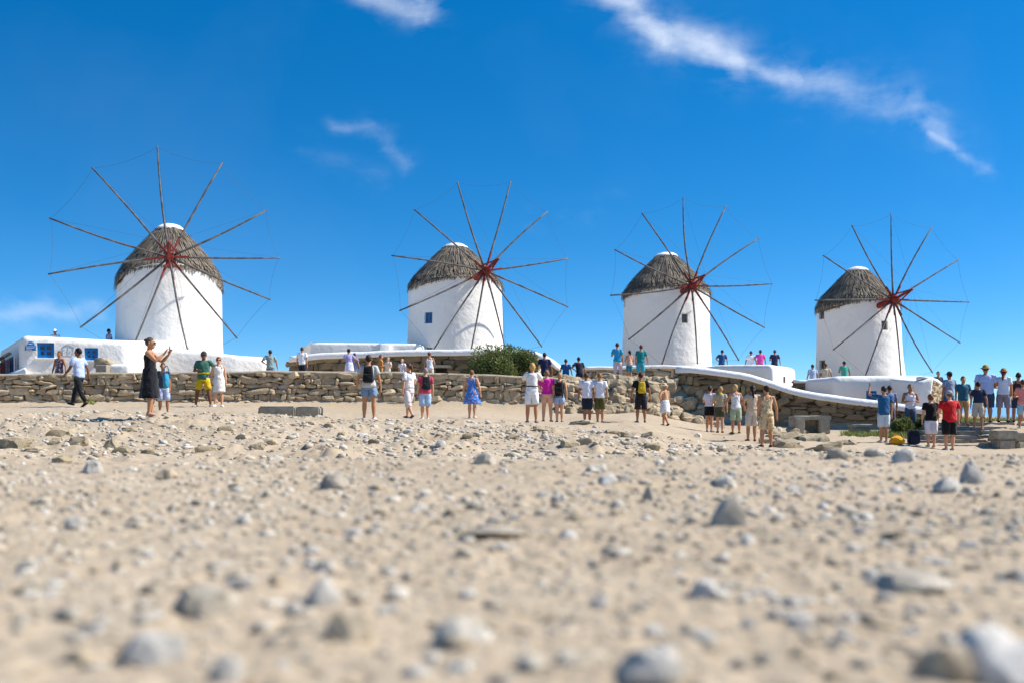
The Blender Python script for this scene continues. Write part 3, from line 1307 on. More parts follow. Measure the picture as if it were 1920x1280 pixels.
# house below the second mill
b2root, b2loc = block_thing('long_white_house', 'long low white house behind the upper stone wall by the second windmill', 'house',
                            [(X(580, 53), 53), (X(782, 53.5), 53.5), (X(790, 54.5), 54.5), (X(790, 54.5), 57), (X(566, 57), 57)], .9,
                            [Zp(642, 53), Zp(644, 53.5), Zp(645, 54.5), Zp(644, 54.5), Zp(642, 53)], .14, 3, .02, 6,
                            ops=[(P(757, 660, 53.45), (0, -1, 0), .46, .26, .14)])
window('window', b2root, P(757, 660, 53.45) - b2loc, (0, -1, 0), .46, .26, TEALP, TEALP, 2, 1, .12, .05)
m = MB()
ztop = Zp(643, 53.3) - b2loc.z
for i, px in enumerate((722,)):
    c = P(px, 650, 53.05) - b2loc
    mm = MB()
    x0 = c.x
    vs = [(x0 - .38, c.y + .35, -.2), (x0 + .38, c.y + .35, -.2), (x0 + .38, c.y - .75, -.2), (x0 - .38, c.y - .75, -.2),
          (x0 - .3, c.y + .35, ztop - .02), (x0 + .3, c.y + .35, ztop - .02), (x0 + .3, c.y - .12, ztop - .05), (x0 - .3, c.y - .12, ztop - .05)]
    mm.add(vs, [(3, 2, 1, 0), (4, 5, 6, 7), (0, 1, 5, 4), (1, 2, 6, 5), (2, 3, 7, 6), (3, 0, 4, 7)])
    oo = mm.build('buttress', WHITE, b2root)
    bevel_mesh(oo.data, .08, 3)
    smooth_by_angle(oo.data, 50)

# box house under the third mill
n3 = Vector((.62, -.78, 0)).normalized()
b3root, b3loc = block_thing('white_box_house', 'white box house with a tiny window between third and fourth windmills', 'house',
                            [(X(1338, 52), 52), (X(1447, 48.5), 48.5), (X(1493, 50.4), 50.4), (X(1493, 50.4) - .3, 55), (X(1338, 52), 55)], 0.2,
                            [Zp(683, 52), Zp(682, 48.5), Zp(691, 50.4), Zp(683, 52), Zp(683, 52)], .26, 3, .03, 7,
                            ops=[(P(1471, 711.5, 49.45) + Vector((0, 0, 0)), n3, .2, .32, .16)])
window('window', b3root, P(1471, 711.5, 49.45) - b3loc, n3, .2, .32, GREYWOOD, DARKGLASS, 1, 1, .12, .03)
# stone panel with white coping left of the fourth box
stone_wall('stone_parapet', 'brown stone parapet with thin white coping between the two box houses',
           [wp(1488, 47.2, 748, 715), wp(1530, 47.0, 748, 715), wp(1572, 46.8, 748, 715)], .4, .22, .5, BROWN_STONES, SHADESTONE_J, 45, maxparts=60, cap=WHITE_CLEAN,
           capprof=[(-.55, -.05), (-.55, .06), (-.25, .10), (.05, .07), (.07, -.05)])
# walled yard under the fourth mill
b5root, b5loc = block_thing('white_yard_house', 'long white rounded house front with a blue shutter below the fourth windmill', 'house',
                            [(X(1562, 43), 43), (X(1735, 42.6), 42.6), (X(1748, 43), 43), (X(1748, 43), 47.5), (X(1562, 43), 47.5)], -.9,
                            [Zp(705, 43), Zp(703, 42.6), Zp(704, 43), Zp(704, 43), Zp(705, 43)], .28, 4, .03, 8,
                            ops=[(P(1634, 742, 42.85), (0, -1, 0), .44, .46, .14)])
window('window', b5root, P(1634, 742, 42.85) - b5loc, (0, -1, 0), .44, .46, BLUE, BLUE, 2, 1, .10, .05, label='closed blue shutter')
# leaning white pier at its right end
m = MB()
d = 38.6
q = [P(1712, 790, d), P(1740, 790, d), P(1752, 706, d), P(1727, 716, d)]
vs = [q[0], q[1], q[1] + Vector((.15, 1.2, 0)), q[0] + Vector((.15, 1.2, 0)), q[3], q[2], q[2] + Vector((.2, 3.6, 0.02)), q[3] + Vector((.2, 3.9, .25))]
loc = vs[0].copy()
m.add([v - loc for v in vs], [(3, 2, 1, 0), (4, 5, 6, 7), (0, 1, 5, 4), (1, 2, 6, 5), (2, 3, 7, 6), (3, 0, 4, 7)])
o = m.build('white_pier', WHITE, None, loc=loc)
bevel_mesh(o.data, .10, 3)
smooth_by_angle(o.data, 50)
tag(o, 'leaning white pier at the end of the yard house', 'pier')
stone_wall('rubble_gable', 'sunlit rubble gable with white sloping edge at the end of the yard house',
           [(X(1746, 38.9), 38.9, -.9, Zp(710, 38.9)), (X(1758, 40.4), 40.4, -.9, Zp(715, 40.4)), (X(1774, 42.4), 42.4, -.9, Zp(729, 42.4))],
           .28, .2, .5, WALL_STONES, WALLSTONE_J, 55, maxparts=120, cap=WHITE_CLEAN,
           capprof=[(-.55, -.05), (-.55, .08), (-.25, .13), (.03, .08), (.05, -.05)])


# ------------------------------------------------------------------ windmills
def ray_dir(px, py):
    return Vector(((px - 960.0) / F, 1.0, (HY - py) / F))


THATCH = None


def thatch_mat():
    m, t, b = new_mat('reed_thatch')
    g = N(t, 'ShaderNodeNewGeometry')
    ramp = N(t, 'ShaderNodeValToRGB')
    cr = ramp.color_ramp
    for pos, c in ((0.0, '#5f564a'), (1.0, '#8f8371')):
        pass
    cr.elements[0].position = 0
    cr.elements[0].color = lin('#574e43')
    cr.elements[1].position = 1
    cr.elements[1].color = lin('#a99a84')
    e = cr.elements.new(.5)
    e.color = lin('#857867')
    t.links.new(g.outputs['Random Per Island'], ramp.inputs[0])
    f, _ = noise_fac(t, 1.4, 5.0, .4, .7, vec=g.outputs['Position'])
    c = mixc(t, math_node(t, 'MULTIPLY', f, .6), ramp.outputs[0], lin('#5a5148'))
    t.links.new(c, b.inputs['Base Color'])
    b.inputs['Roughness'].default_value = .95
    return m


THATCH = thatch_mat()
PROF = [(0.0, 1.0), (.20, .93), (.27, .875), (.45, .715), (.66, .50), (.82, .335), (.92, .205), (.985, .09), (1.0, 0.0)]


def thatch_profile(t):
    """t 0 top..1 eave -> (r, z) in units of R"""
    k = t * (len(PROF) - 1)
    i = min(len(PROF) - 2, int(k))
    f = k - i
    a, b = PROF[i], PROF[i + 1]
    return a[0] + (b[0] - a[0]) * f, a[1] + (b[1] - a[1]) * f


def windmill(idx, label, cx, d, hw, base_hw, base_dx, y_eave, y_apex, hub, theta, tips, fringe, front_lift, wins, tilt=9.0):
    rnd = random.Random(100 + idx)
    wide = math.cos(math.atan((cx - 960.0) / F))      # a cylinder off the optical axis looks wider
    R = hw / F * d * wide
    Rb = base_hw / F * d * wide
    C = Vector((X(cx, d), d, 0))
    z0 = gz(C.x, C.y) - .6
    ze = Zp(y_eave, d)
    za = Zp(y_apex, d)
    Hc = za - ze
    th = math.radians(theta)
    ax = Vector((math.sin(th) * math.cos(math.radians(tilt)), -math.cos(th) * math.cos(math.radians(tilt)), math.sin(math.radians(tilt))))
    root = empty('windmill', (C.x, C.y, z0))
    tag(root, label, 'windmill', 'white windmills on the hill')
    loc = root.location
    O = C - loc
    # tower
    m = MB()
    rings = []
    n = 64
    NR = 12
    zt = ze + Hc * .03
    phi0 = math.atan2(ax.y, ax.x)

    def rise(phi):
        return front_lift * max(0.0, math.cos(phi - phi0)) ** 1.5
    bdx = base_dx / F * d
    for i in range(NR + 1):
        f = i / NR
        z = z0 + (zt - z0) * f
        r = (Rb + (R * .975 - Rb) * f)
        r = r + .05 * (1 - f) ** 3 * R
        rings.append([Vector((O.x + bdx * (1 - f) + r * math.cos(2 * math.pi * j / n), O.y + r * math.sin(2 * math.pi * j / n), z - loc.z + rise(2 * math.pi * j / n) * max(0, f - .6) / .4)) for j in range(n)])
    m.rings(rings)
    tower = m.build('tower', WHITE, root)
    wobble(tower.data, .05, .5, idx)
    # openings: ray to the tower surface
    for (px, py, wpx, hpx, fm, pm, nx, ny) in wins:
        dr = ray_dir(px, py)
        f = ((HY - py) / F * d - z0) / (zt - z0)
        r = Rb + (R * .975 - Rb) * f
        cxx, cyy = C.x + bdx * (1 - f), C.y
        A = dr.x ** 2 + 1
        B = -2 * (dr.x * cxx + cyy)
        Cc = cxx ** 2 + cyy ** 2 - r * r
        disc = B * B - 4 * A * Cc
        if disc < 0:
            continue
        tt = (-B - math.sqrt(disc)) / (2 * A)
        p = dr * tt
        nrm = Vector((p.x - cxx, p.y - cyy, 0)).normalized()
        # seen width is foreshortened
        vis = max(.35, abs(nrm.dot(Vector((dr.x, dr.y, 0)).normalized())))
        w = wpx / F * tt / vis
        h = hpx / F * tt
        cut(tower, opening(p - loc, nrm, w, h, .26))
        window('window', root, p - loc, nrm, w, h, fm, pm, nx, ny, .20, .05)
    smooth_by_angle(tower.data, 45)
    # thatched roof

    def surf(phi, t, lift=0.0):
        r, z = thatch_profile(t)
        rs = rise(phi)
        zz = ze + Hc * z
        if t > .55:
            k = (t - .55) / .45
            zz += rs * k * k
            r = r - .04 * k * k * rs
        if fringe and t > .9:
            zz -= fringe * R * ((t - .9) / .1) * (1 if math.cos(phi - phi0) < .55 else .15)
        bulge = 1 + .04 * mnoise.noise(Vector((math.cos(phi) * 2, math.sin(phi) * 2, t * 5 + idx)))
        return Vector((O.x + (R * r * bulge + lift) * math.cos(phi), O.y + (R * r * bulge + lift) * math.sin(phi), zz + lift * .6 - loc.z))
    m = MB()
    rings = []
    nt = 36
    for i in range(nt + 1):
        t = .10 + .90 * i / nt
        lay = (t * 8) % 1.0
        rings.append([surf(2 * math.pi * j / 60, t, -.12 + .11 * lay) for j in range(60)])
    m.rings(rings)
    roof = m.build('roof', THATCH, root, True)
    st = MB()
    layers = 10
    for L in range(layers):
        tl = .15 + .85 * (L + 1) / layers
        r, _ = thatch_profile(tl)
        cnt = int(2 * math.pi * r * R / .034)
        for k in range(cnt):
            phi = 2 * math.pi * (k + rnd.uniform(-.5, .5)) / cnt
            clump = mnoise.noise(Vector((math.cos(phi) * r * R * 2.2, math.sin(phi) * r * R * 2.2, L * 3.3)))
            te = min(1.0, tl + rnd.uniform(-.02, .012) + .018 * clump)
            ts = max(.12, te - .17)
            lift = .05 + .07 * rnd.random() + .05 * clump
            wd = rnd.uniform(.018, .045)
            dphi = wd / max(.3, R * r)
            tw = rnd.uniform(-.03, .03)
            a = surf(phi - dphi * .8, ts, .0)
            b = surf(phi + dphi * .8, ts, .0)
            c = surf(phi + tw + dphi * .9, (ts + te) * .5, lift * .7)
            e = surf(phi + tw - dphi * .9, (ts + te) * .5, lift * .7)
            g = surf(phi + tw * 2 + dphi * .35, te, lift)
            h = surf(phi + tw * 2 - dphi * .35, te, lift)
            if L == layers - 1:
                dz = Vector((0, 0, -rnd.uniform(.04, .20) - .16 * max(0, clump)))
                g = g + dz
                h = h + dz
            st.add([a, b, c, e, g, h], [(0, 1, 2, 3), (3, 2, 4, 5)])
    so = st.build('reed_strands', THATCH, roof, fix=False)
    so['kind'] = 'stuff'
    # plastered cap
    m = MB()
    cp = [(.245, .895), (.25, .915), (.23, .94), (.17, .975), (.09, 1.0), (.02, 1.01)]
    rings = [[Vector((O.x + (R * r + .05) * math.cos(2 * math.pi * j / 28) * (1 + .06 * mnoise.noise(Vector((j * .9, idx, 0)))), O.y + (R * r + .05) * math.sin(2 * math.pi * j / 28), ze + Hc * z - loc.z + .03 * mnoise.noise(Vector((j * .7, r * 9, idx))))) for j in range(28)] for r, z in cp]
    m.rings(rings)
    m.build('roof_cap', WHITE, roof, True)
    # wind wheel
    ca, sa = math.cos(th), math.sin(th)
    # depth of hub on the axle line
    Lh = 4.0
    hd = d - Lh * math.cos(th)
    Hb = P(hub[0], hub[1], hd)
    wheel = empty('wind_wheel')
    wheel.parent = root
    tips3 = []
    for (px, py) in tips:
        dr = ray_dir(px, py)
        t = Hb.dot(ax) / dr.dot(ax)
        tips3.append(dr * t)
    hb = Hb - loc
    # axle goes back into the roof
    m = MB()
    m.tube([hb - ax * 4.2, hb + ax * .35], [.16, .20], 12)
    m.build('axle', RED, wheel, True)
    m = MB()
    m.tube([hb - ax * .42, hb - ax * .38, hb + ax * .10, hb + ax * .38, hb + ax * .46], [.10, .17, .19, .15, .07], 12)
    m.build('hub', RED, wheel, True)
    nose = hb + ax * 1.9 + Vector((0, 0, .12))
    m = MB()
    m.tube([hb + ax * .4, nose], [.085, .06], 8)
    m.build('bowsprit', RED, wheel, True)
    side = ax.cross(Vector((0, 0, 1))).normalized()
    upv = side.cross(ax).normalized()
    for k in range(3):
        a = 2 * math.pi * k / 3 + .5
        m = MB()
        m.tube([hb + ax * .1 + side * (.42 * math.cos(a)) + upv * (.42 * math.sin(a)), nose], .045, 6)
        m.build('brace', RED, wheel, True)
    for k, tp in enumerate(tips3):
        q = tp - loc
        dv = q - hb
        Ls = dv.length
        u = dv.normalized()
        bowv = ax.cross(u).normalized() * (rnd.uniform(-.022, .022) * Ls) + ax * (-.012 * Ls)
        if idx == 2 and k == 0:
            bowv = ax.cross(u).normalized() * (.035 * Ls)
        pts = [hb + dv * f + bowv * math.sin(math.pi * f) for f in (0, .2, .4, .6, .8, 1.0)]
        m = MB()
        m.tube(pts, [.056, .054, .050, .046, .042, .038], 8)
        sp = m.build('spar', SPARWOOD, wheel, True)
        off = ax * (.10 if k % 2 else -.06)
        m = MB()
        f1 = rnd.uniform(.16, .22)
        m.box(hb + dv * (f1 / 2) + bowv * math.sin(math.pi * f1 / 2) + off * .5, (.085, .085, Ls * f1), u.to_track_quat('Z', 'Y').to_matrix())
        m.build('red_sleeve', RED, sp)
    for k in range(12):
        a, b = tips3[k] - loc, tips3[(k + 1) % 12] - loc
        a = a.lerp(hb, .012)
        b = b.lerp(hb, .012)
        mid = (a + b) / 2 + Vector((0, 0, -.10 * abs((a - b).x) / max(.1, (a - b).length))) + (hb - (a + b) / 2) * .02
        m = MB()
        m.tube([a, a.lerp(mid, .5) + (mid - (a + b) / 2) * .25, mid, mid.lerp(b, .5) + (mid - (a + b) / 2) * .25, b], .0055, 4)
        m.build('rim_rope', WIRE, wheel)
        m = MB()
        m.tube([nose, a], .004, 4)
        m.build('stay_wire', WIRE, wheel)
    return root


GP = simple_mat('grey_pane', '#6b7076', '#4f555c', 4, .4)
BP = simple_mat('blue_pane', '#4a7395', '#3a5f80', 4, .35)
windmill(0, 'nearest and largest windmill, thatched, standing behind the white house with blue windows', 318.5, 52.0, 101, 101, 0, 536, 421, (318, 482), 18,
         [(295, 274), (172, 314), (92, 409), (90, 514.5), (150, 614.6), (241, 672), (358, 682), (445, 634.7), (507, 562), (525, 484), (500, 394.5), (417, 305)],
         .10, .75, [])
windmill(1, 'windmill with a single small blue window, standing behind the green bush', 854, 59.0, 89, 91, -1, 547, 457, (910, 508), 24,
         [(857.5, 341), (776, 392.6), (734, 479.5), (748.7, 583), (810.6, 659), (881, 666), (950, 666), (1016.5, 650.5), (1065.7, 576), (1064.9, 485), (1027, 396.8), (957.4, 340.3)],
         0, .55, [(803.5, 596, 14.5, 21, BLUE, BP, 2, 1), (805, 656, 13, 9, TEALP, TEALP, 1, 1)])
windmill(2, 'third windmill in the row, behind the three people in turquoise on the terrace', 1249.5, 63.0, 82.5, 83.5, 0, 560, 474, (1297, 536), 14,
         [(1281.3, 369.7), (1203, 399), (1152, 468), (1144, 554), (1178, 637), (1240, 685.7), (1307.8, 682), (1385.7, 676), (1434.4, 614.6), (1449, 532), (1423, 447), (1361.4, 386.4)],
         0, .5, [(1284, 597, 11, 17, GREYWOOD, GP, 1, 1), (1170.5, 567, 4, 19, GREYWOOD, GP, 1, 1)])
windmill(3, 'farthest windmill, behind the long white yard house near the stone steps', 1608, 64.0, 79.5, 84, 5, 583, 501, (1675, 562), 13,
         [(1671, 400), (1597, 422), (1543, 479), (1527.8, 563.3), (1562, 656), (1622, 706), (1690, 713), (1748.8, 698.7), (1800.8, 643), (1817.3, 566.5), (1797.4, 486.8), (1747.5, 425.7)],
         .04, .45, [(1658.5, 610, 11, 17, GREYWOOD, GP, 1, 1), (1540, 589, 9, 19, GREYWOOD, GP, 1, 1), (1542, 690, 10, 30, GREYWOOD, DARKGLASS, 1, 1)])


# ------------------------------------------------------------------ steps, blocks, plants
STEPSTONE = stone_mat('step_stone', ['#8f897d', '#a39b8c', '#7f786c'], lich='#b3a995', scale=5, bump=.8)


def rough_box(c, s, rz=0.0, cuts=3, amp=.03, seed=0, name='block'):
    m = MB()
    m.box((0, 0, 0), s)
    me = m.mesh(name)
    bm = bmesh.new()
    bm.from_mesh(me)
    bmesh.ops.recalc_face_normals(bm, faces=bm.faces)
    bmesh.ops.bevel(bm, geom=list(bm.edges), offset=min(s) * .12, segments=2, affect='EDGES')
    big = [e for e in bm.edges if e.calc_length() > min(s) * .6]
    bmesh.ops.subdivide_edges(bm, edges=big, cuts=cuts, use_grid_fill=True)
    bm.to_mesh(me)
    bm.free()
    for v in me.vertices:
        v.co += mnoise.noise_vector(v.co * 4.0 + Vector((seed * 3.7, seed, 0))) * amp
    smooth_by_angle(me, 35)
    return me


def build_steps():
    rnd = random.Random(4)
    root = empty('stone_steps', (X(1790, 29.4), 29.4, -1.45))
    tag(root, 'worn grey stone steps climbing behind the tourist in red', 'steps')
    loc = root.location
    for i in range(6):
        d = 29.5 + .46 * i
        zt = -1.24 + .125 * i
        p0 = 1722 + 4 * i
        p1 = 1838 + 13 * i
        px = p0
        k = 0
        while px < p1 - 4:
            q = min(p1, px + rnd.uniform(34, 60))
            w = (q - px) / F * d
            me = rough_box(None, (w + .02, .62, .30), cuts=2, amp=.022, seed=i * 7 + k, name='step_slab')
            me.materials.append(STEPSTONE)
            o = bpy.data.objects.new('step_slab', me)
            COL.objects.link(o)
            o.parent = root
            o.location = Vector((X((px + q) / 2, d), d + .3 + rnd.uniform(-.03, .03), zt - .15 + rnd.uniform(-.012, .012))) - loc
            o.rotation_euler = (0, 0, rnd.uniform(-.02, .02))
            px = q
            k += 1
    # rubble along the right edge of the flight
    for k in range(34):
        i = rnd.randrange(6)
        d = 29.5 + .46 * i + rnd.uniform(-.1, .3)
        s = rnd.uniform(.12, .26)
        o = bpy.data.objects.new('stone', rnd.choice(WALL_STONES))
        COL.objects.link(o)
        o.parent = root
        o.location = Vector((X(1846 + 12 * i + rnd.uniform(-6, 16), d), d, -1.34 + .125 * i + rnd.uniform(-.12, .05))) - loc
        o.scale = (s * 1.3, s, s * .9)
        o.rotation_euler = (rnd.uniform(-.3, .3), rnd.uniform(-.3, .3), rnd.uniform(0, 6))


build_steps()


def blocks_thing(name, label, cat, blocks, mat, base, group=None):
    """blocks: (part name, centre offset, size, rz)"""
    root = empty(name, base)
    tag(root, label, cat, group)
    for i, (nm, c, s, rz) in enumerate(blocks):
        me = rough_box(None, s, cuts=2, amp=.02, seed=i + len(name), name=nm)
        me.materials.append(mat)
        o = bpy.data.objects.new(nm, me)
        COL.objects.link(o)
        o.parent = root
        o.location = c
        o.rotation_euler = (0, 0, rz)
    return root


b0 = P(1888, 842, 29.2)
blocks_thing('stone_pier', 'squat pier of stacked grey blocks at the right of the steps', 'pier',
             [('block', (-.12, 0, .18), (.52, .5, .40), .05), ('block', (-.10, .02, .50), (.62, .55, .24), -.04), ('block', (.42, .15, .12), (.45, .5, .34), .3), ('block', (.46, .2, .42), (.5, .5, .26), .1),
              ('block', (-.52, .25, .0), (.3, .3, .5), .4)], GREYBLOCK, b0 + Vector((0, 0, -.06)))
# concrete slab bench
bd = 25.3
bb = P(545, 788, bd)
bb.z = gz(bb.x, bb.y)
w = 114 / F * bd
blocks_thing('slab_bench', 'low bench of two weathered grey concrete blocks lying on the sand', 'bench',
             [('block', (-w * .2, 0, .11), (w * .60, .5, .27), .01), ('block', (w * .3, .05, .105), (w * .40, .46, .26), -.03)], GREYBLOCK, bb)
# stone trough against the shaded wall
td = 33.6
tb = P(1520, 806, td)
tb.z = gz(tb.x, tb.y) - .04
blocks_thing('stone_trough', 'broken stone bench of upright slabs with a dark hollow under its top', 'stone bench',
             [('slab', (-.48, -.05, .27), (.40, .55, .56), .06), ('slab', (.42, 0, .27), (.36, .5, .54), -.08), ('top_slab', (0, .08, .56), (1.28, .55, .13), 0), ('back_slab', (.0, .32, .25), (.9, .10, .48), 0)], GREYBLOCK, tb)
td = 32.8
tb = P(1612, 818, td)
tb.z = gz(tb.x, tb.y)
blocks_thing('stone_block', 'small grey stone block with a flat top at the foot of the shaded wall', 'stone block',
             [('block', (0, 0, .13), (.58, .42, .30), .1), ('top_slab', (.02, -.02, .32), (.70, .46, .09), .06)], GREYBLOCK, tb)


def leaf_mat(name, cols):
    m, t, b = new_mat(name)
    g = N(t, 'ShaderNodeNewGeometry')
    ramp = N(t, 'ShaderNodeValToRGB')
    cr = ramp.color_ramp
    while len(cr.elements) < len(cols):
        cr.elements.new(.5)
    for i, c in enumerate(cols):
        cr.elements[i].position = i / (len(cols) - 1)
        cr.elements[i].color = lin(c)
    t.links.new(g.outputs['Random Per Island'], ramp.inputs[0])
    t.links.new(ramp.outputs[0], b.inputs['Base Color'])
    b.inputs['Roughness'].default_value = .6
    b.inputs['Specular IOR Level'].default_value = .3
    tr = N(t, 'ShaderNodeBsdfTranslucent')
    t.links.new(ramp.outputs[0], tr.inputs['Color'])
    mx = N(t, 'ShaderNodeMixShader')
    mx.inputs[0].default_value = .25
    out = [n for n in t.nodes if n.type == 'OUTPUT_MATERIAL'][0]
    t.links.new(b.outputs[0], mx.inputs[1])
    t.links.new(tr.outputs[0], mx.inputs[2])
    t.links.new(mx.outputs[0], out.inputs['Surface'])
    return m


LEAF = leaf_mat('bush_leaf', ['#4b5a2a', '#617038', '#7c884b', '#566432', '#949a62', '#8a7d52'])
GRASSM = leaf_mat('grass_blade', ['#6c7a35', '#8a8f45', '#59702f', '#a29a55'])
AGAVE = leaf_mat('agave_leaf', ['#a7a95c', '#8d9a57', '#c2b874'])
BARK = simple_mat('bark', '#5b4a38', '#3f3326', 6, .9, .5)


def bush(name, label, c, rx, ry, h, n, leaf, seed, cat='bush', lobes=7):
    rnd = random.Random(seed)
    root = empty(name, c)
    tag(root, label, cat)
    st = MB()
    lob = []
    for i in range(lobes):
        a = rnd.uniform(0, 6.28)
        q = rnd.uniform(.15, .8)
        lc = Vector((rx * q * math.cos(a), ry * q * math.sin(a), h * rnd.uniform(.35, .68)))
        lr = rnd.uniform(.24, .42) * h
        lob.append((lc, lr))
        st.tube([(0.1 * math.cos(a), .1 * math.sin(a), -.1), (lc.x * .5, lc.y * .5, lc.z * .5), tuple(lc)], [.05, .035, .012], 6)
    lob.append((Vector((0, 0, h * .45)), h * .46))
    st.build('stem', BARK, root, True)
    m = MB()
    for i in range(n):
        lc, lr = rnd.choice(lob)
        v = Vector((rnd.gauss(0, 1), rnd.gauss(0, 1), rnd.gauss(0, 1))).normalized()
        r = lr * (rnd.random() ** .45) * (1 + .25 * mnoise.noise(v * 2.5 + lc))
        p = lc + Vector((v.x * r * rx / h * 1.1, v.y * r * ry / h * 1.1, v.z * r))
        if p.z < -.02:
            p.z = rnd.uniform(0, .15)
        t = (v + Vector((rnd.uniform(-.8, .8), rnd.uniform(-.8, .8), rnd.uniform(-.2, .9)))).normalized()
        s = t.cross(Vector((rnd.uniform(-1, 1), rnd.uniform(-1, 1), rnd.uniform(-1, 1)))).normalized()
        L, W = leaf * rnd.uniform(.7, 1.4), leaf * .34
        m.add([p - s * W * .3, p + t * L * .5 - s * W, p + t * L, p + t * L * .5 + s * W, p + s * W * .3], [(0, 1, 2, 3, 4)])
    f = m.build('foliage', LEAF, root, fix=False)
    return root


bc = P(945, 700, 41.5)
bc.z = gz(bc.x, bc.y) - .05
bush('green_bush', 'broad dense green bush growing over the stone wall by the second windmill', bc, 1.66, .9, 1.55, 15000, .085, 5, lobes=13)
bc = P(898, 700, 41.2)
bc.z = gz(bc.x, bc.y) - .05
bush('low_bush', 'lower olive green bush spilling at the side of the broad bush', bc, .6, .6, .95, 4500, .08, 6, lobes=6)
bc = P(1690, 822, 32.2)
bc.z = gz(bc.x, bc.y)
bush('wall_shrub', 'small green shrub at the foot of the wall beside the man in blue', bc, .55, .4, .62, 3500, .07, 8, lobes=5)
bc = P(1734, 815, 32.6)
bc.z = gz(bc.x, bc.y)
bush('yellowish_shrub', 'yellow green shrub behind the woman in a black shirt', bc, .4, .35, .55, 2200, .06, 9, lobes=4)


def tuft_stuff(name, label, areas, n, hgt, mat, seed):
    rnd = random.Random(seed)
    m = MB()
    for i in range(n):
        (px0, px1, d0, d1) = rnd.choice(areas)
        d = rnd.uniform(d0, d1)
        x = X(rnd.uniform(px0, px1), d)
        z = gz(x, d) if i % 4 == 0 else z0 if i and abs(d - pd) < .8 and abs(x - pxx) < .8 else gz(x, d)
        z0, pd, pxx = z, d, x
        for k in range(4):
            a = rnd.uniform(0, 6.28)
            h = hgt * rnd.uniform(.4, 1.2)
            b = Vector((x + rnd.uniform(-.06, .06), d + rnd.uniform(-.06, .06), z - .02))
            e = b + Vector((math.cos(a) * h * .6, math.sin(a) * h * .6, h))
            s = Vector((-math.sin(a), math.cos(a), 0)) * .012
            m.add([b - s, b + s, e], [(0, 1, 2)])
    o = m.build(name, mat, fix=False)
    tag(o, label, 'grass', kind='stuff')


tuft_stuff('grass', 'short green grass on the crest behind the steps and by the shaded wall', [(1790, 1990, 34, 39), (1790, 1990, 34, 39), (1580, 1680, 31.5, 33.5), (1660, 1730, 31, 33)], 2600, .2, GRASSM, 3)


def agave(px, py, d, seed):
    rnd = random.Random(seed)
    c = P(px, py, d)
    c.z = gz(c.x, c.y)
    root = empty('agave_plant', c)
    tag(root, 'small pale agave plant growing at the foot of the dry stone wall', 'plant')
    for i in range(11):
        a = i * 2.4
        L = rnd.uniform(.25, .42)
        el = rnd.uniform(.5, 1.2)
        dv = Vector((math.cos(a) * math.cos(el), math.sin(a) * math.cos(el), math.sin(el)))
        s = Vector((-math.sin(a), math.cos(a), 0))
        m = MB()
        vs = []
        for f, w in ((0, .03), (.4, .04), (.75, .025), (1, .003)):
            p = dv * L * f + Vector((0, 0, -.06 * f * f))
            vs += [p - s * w, p + s * w]
        m.add(vs, [(0, 1, 3, 2), (2, 3, 5, 4), (4, 5, 7, 6)])
        m.build('leaf', AGAVE, root, fix=False)


agave(172, 762, 32.7, 2)
agave(160, 764, 32.6, 5)
bpy.data.objects['agave_plant.001']['label'] = 'second agave plant beside the walking man at the wall foot'


# ------------------------------------------------------------------ loose stones
def ground_hit(px, py):
    dr = ray_dir(px, py)
    t = np.concatenate([np.linspace(.6, 9, 900), np.linspace(9, 36, 900)])
    z = ground_z(t * dr.x, t)
    hit = np.nonzero(z >= t * dr.z)[0]
    if not len(hit):
        return None
    d = float(t[hit[0]])
    return Vector((d * dr.x, d, float(z[hit[0]]))), d


BIG = [  # px, py (base), width px, height px, label
    (1378, 985, 84, 58, 'large pointed grey stone in the middle of the sandy foreground'),
    (1828, 905, 54, 40, 'pale grey pyramid-shaped stone near the right edge of the picture'),
    (1782, 922, 52, 24, 'flat rounded stone beside the pyramid-shaped stone'),
    (1700, 866, 42, 24, 'rounded grey stone below the woman in white shorts'),
    (1575, 860, 46, 20, 'smooth low grey boulder below the small stone block'),
    (1645, 854, 40, 14, 'flat grey stone below the man in the blue shirt'),
    (625, 915, 50, 30, 'blocky tan stone in the sand below the slab bench'),
    (168, 888, 40, 26, 'round brownish stone below the man in black trousers'),
    (136, 992, 46, 22, 'dark brown stone sitting low in the left foreground'),
    (310, 898, 44, 20, 'grey stone below the woman in the black dress'),
    (600, 1140, 74, 52, 'blurred grey white stone in the near foreground'),
    (860, 1210, 110, 42, 'blurred flat pale stone close to the camera'),
    (372, 1160, 130, 50, 'wide bluish grey stone blurred close to the camera'),
    (650, 1200, 90, 48, 'dark tan clod blurred close to the camera'),
    (1325, 1125, 56, 34, 'dark brown clod in the near foreground'),
    (1720, 1108, 150, 30, 'long flat dark stone low in the right foreground'),
    (1895, 1290, 165, 90, 'big white rock blurred at the bottom right corner'),
    (1790, 1285, 110, 70, 'dark rock beside the big white rock'),
    (1230, 1290, 130, 60, 'pale blurred stone at the bottom edge'),
    (1080, 980, 46, 24, 'small grey stone left of the large pointed stone'),
    (1218, 938, 30, 28, 'little upright stone standing in the sand'),
    (1140, 908, 40, 18, 'low grey stone below the people in white shirts'),
    (1362, 912, 40, 18, 'grey stone below the women in shorts'),
    (930, 1008, 130, 16, 'flat whitish stone flush with the sand'),
    (280, 1250, 120, 50, 'hazy brown clod at the lower left'),
    (420, 1280, 60, 46, 'dark stone at the bottom edge left of centre'),
    (1120, 885, 44, 14, 'low tan stone on the edge of the plateau'),
    (908, 868, 40, 18, 'smooth stone on the edge of the plateau below the woman in the blue dress'),
]


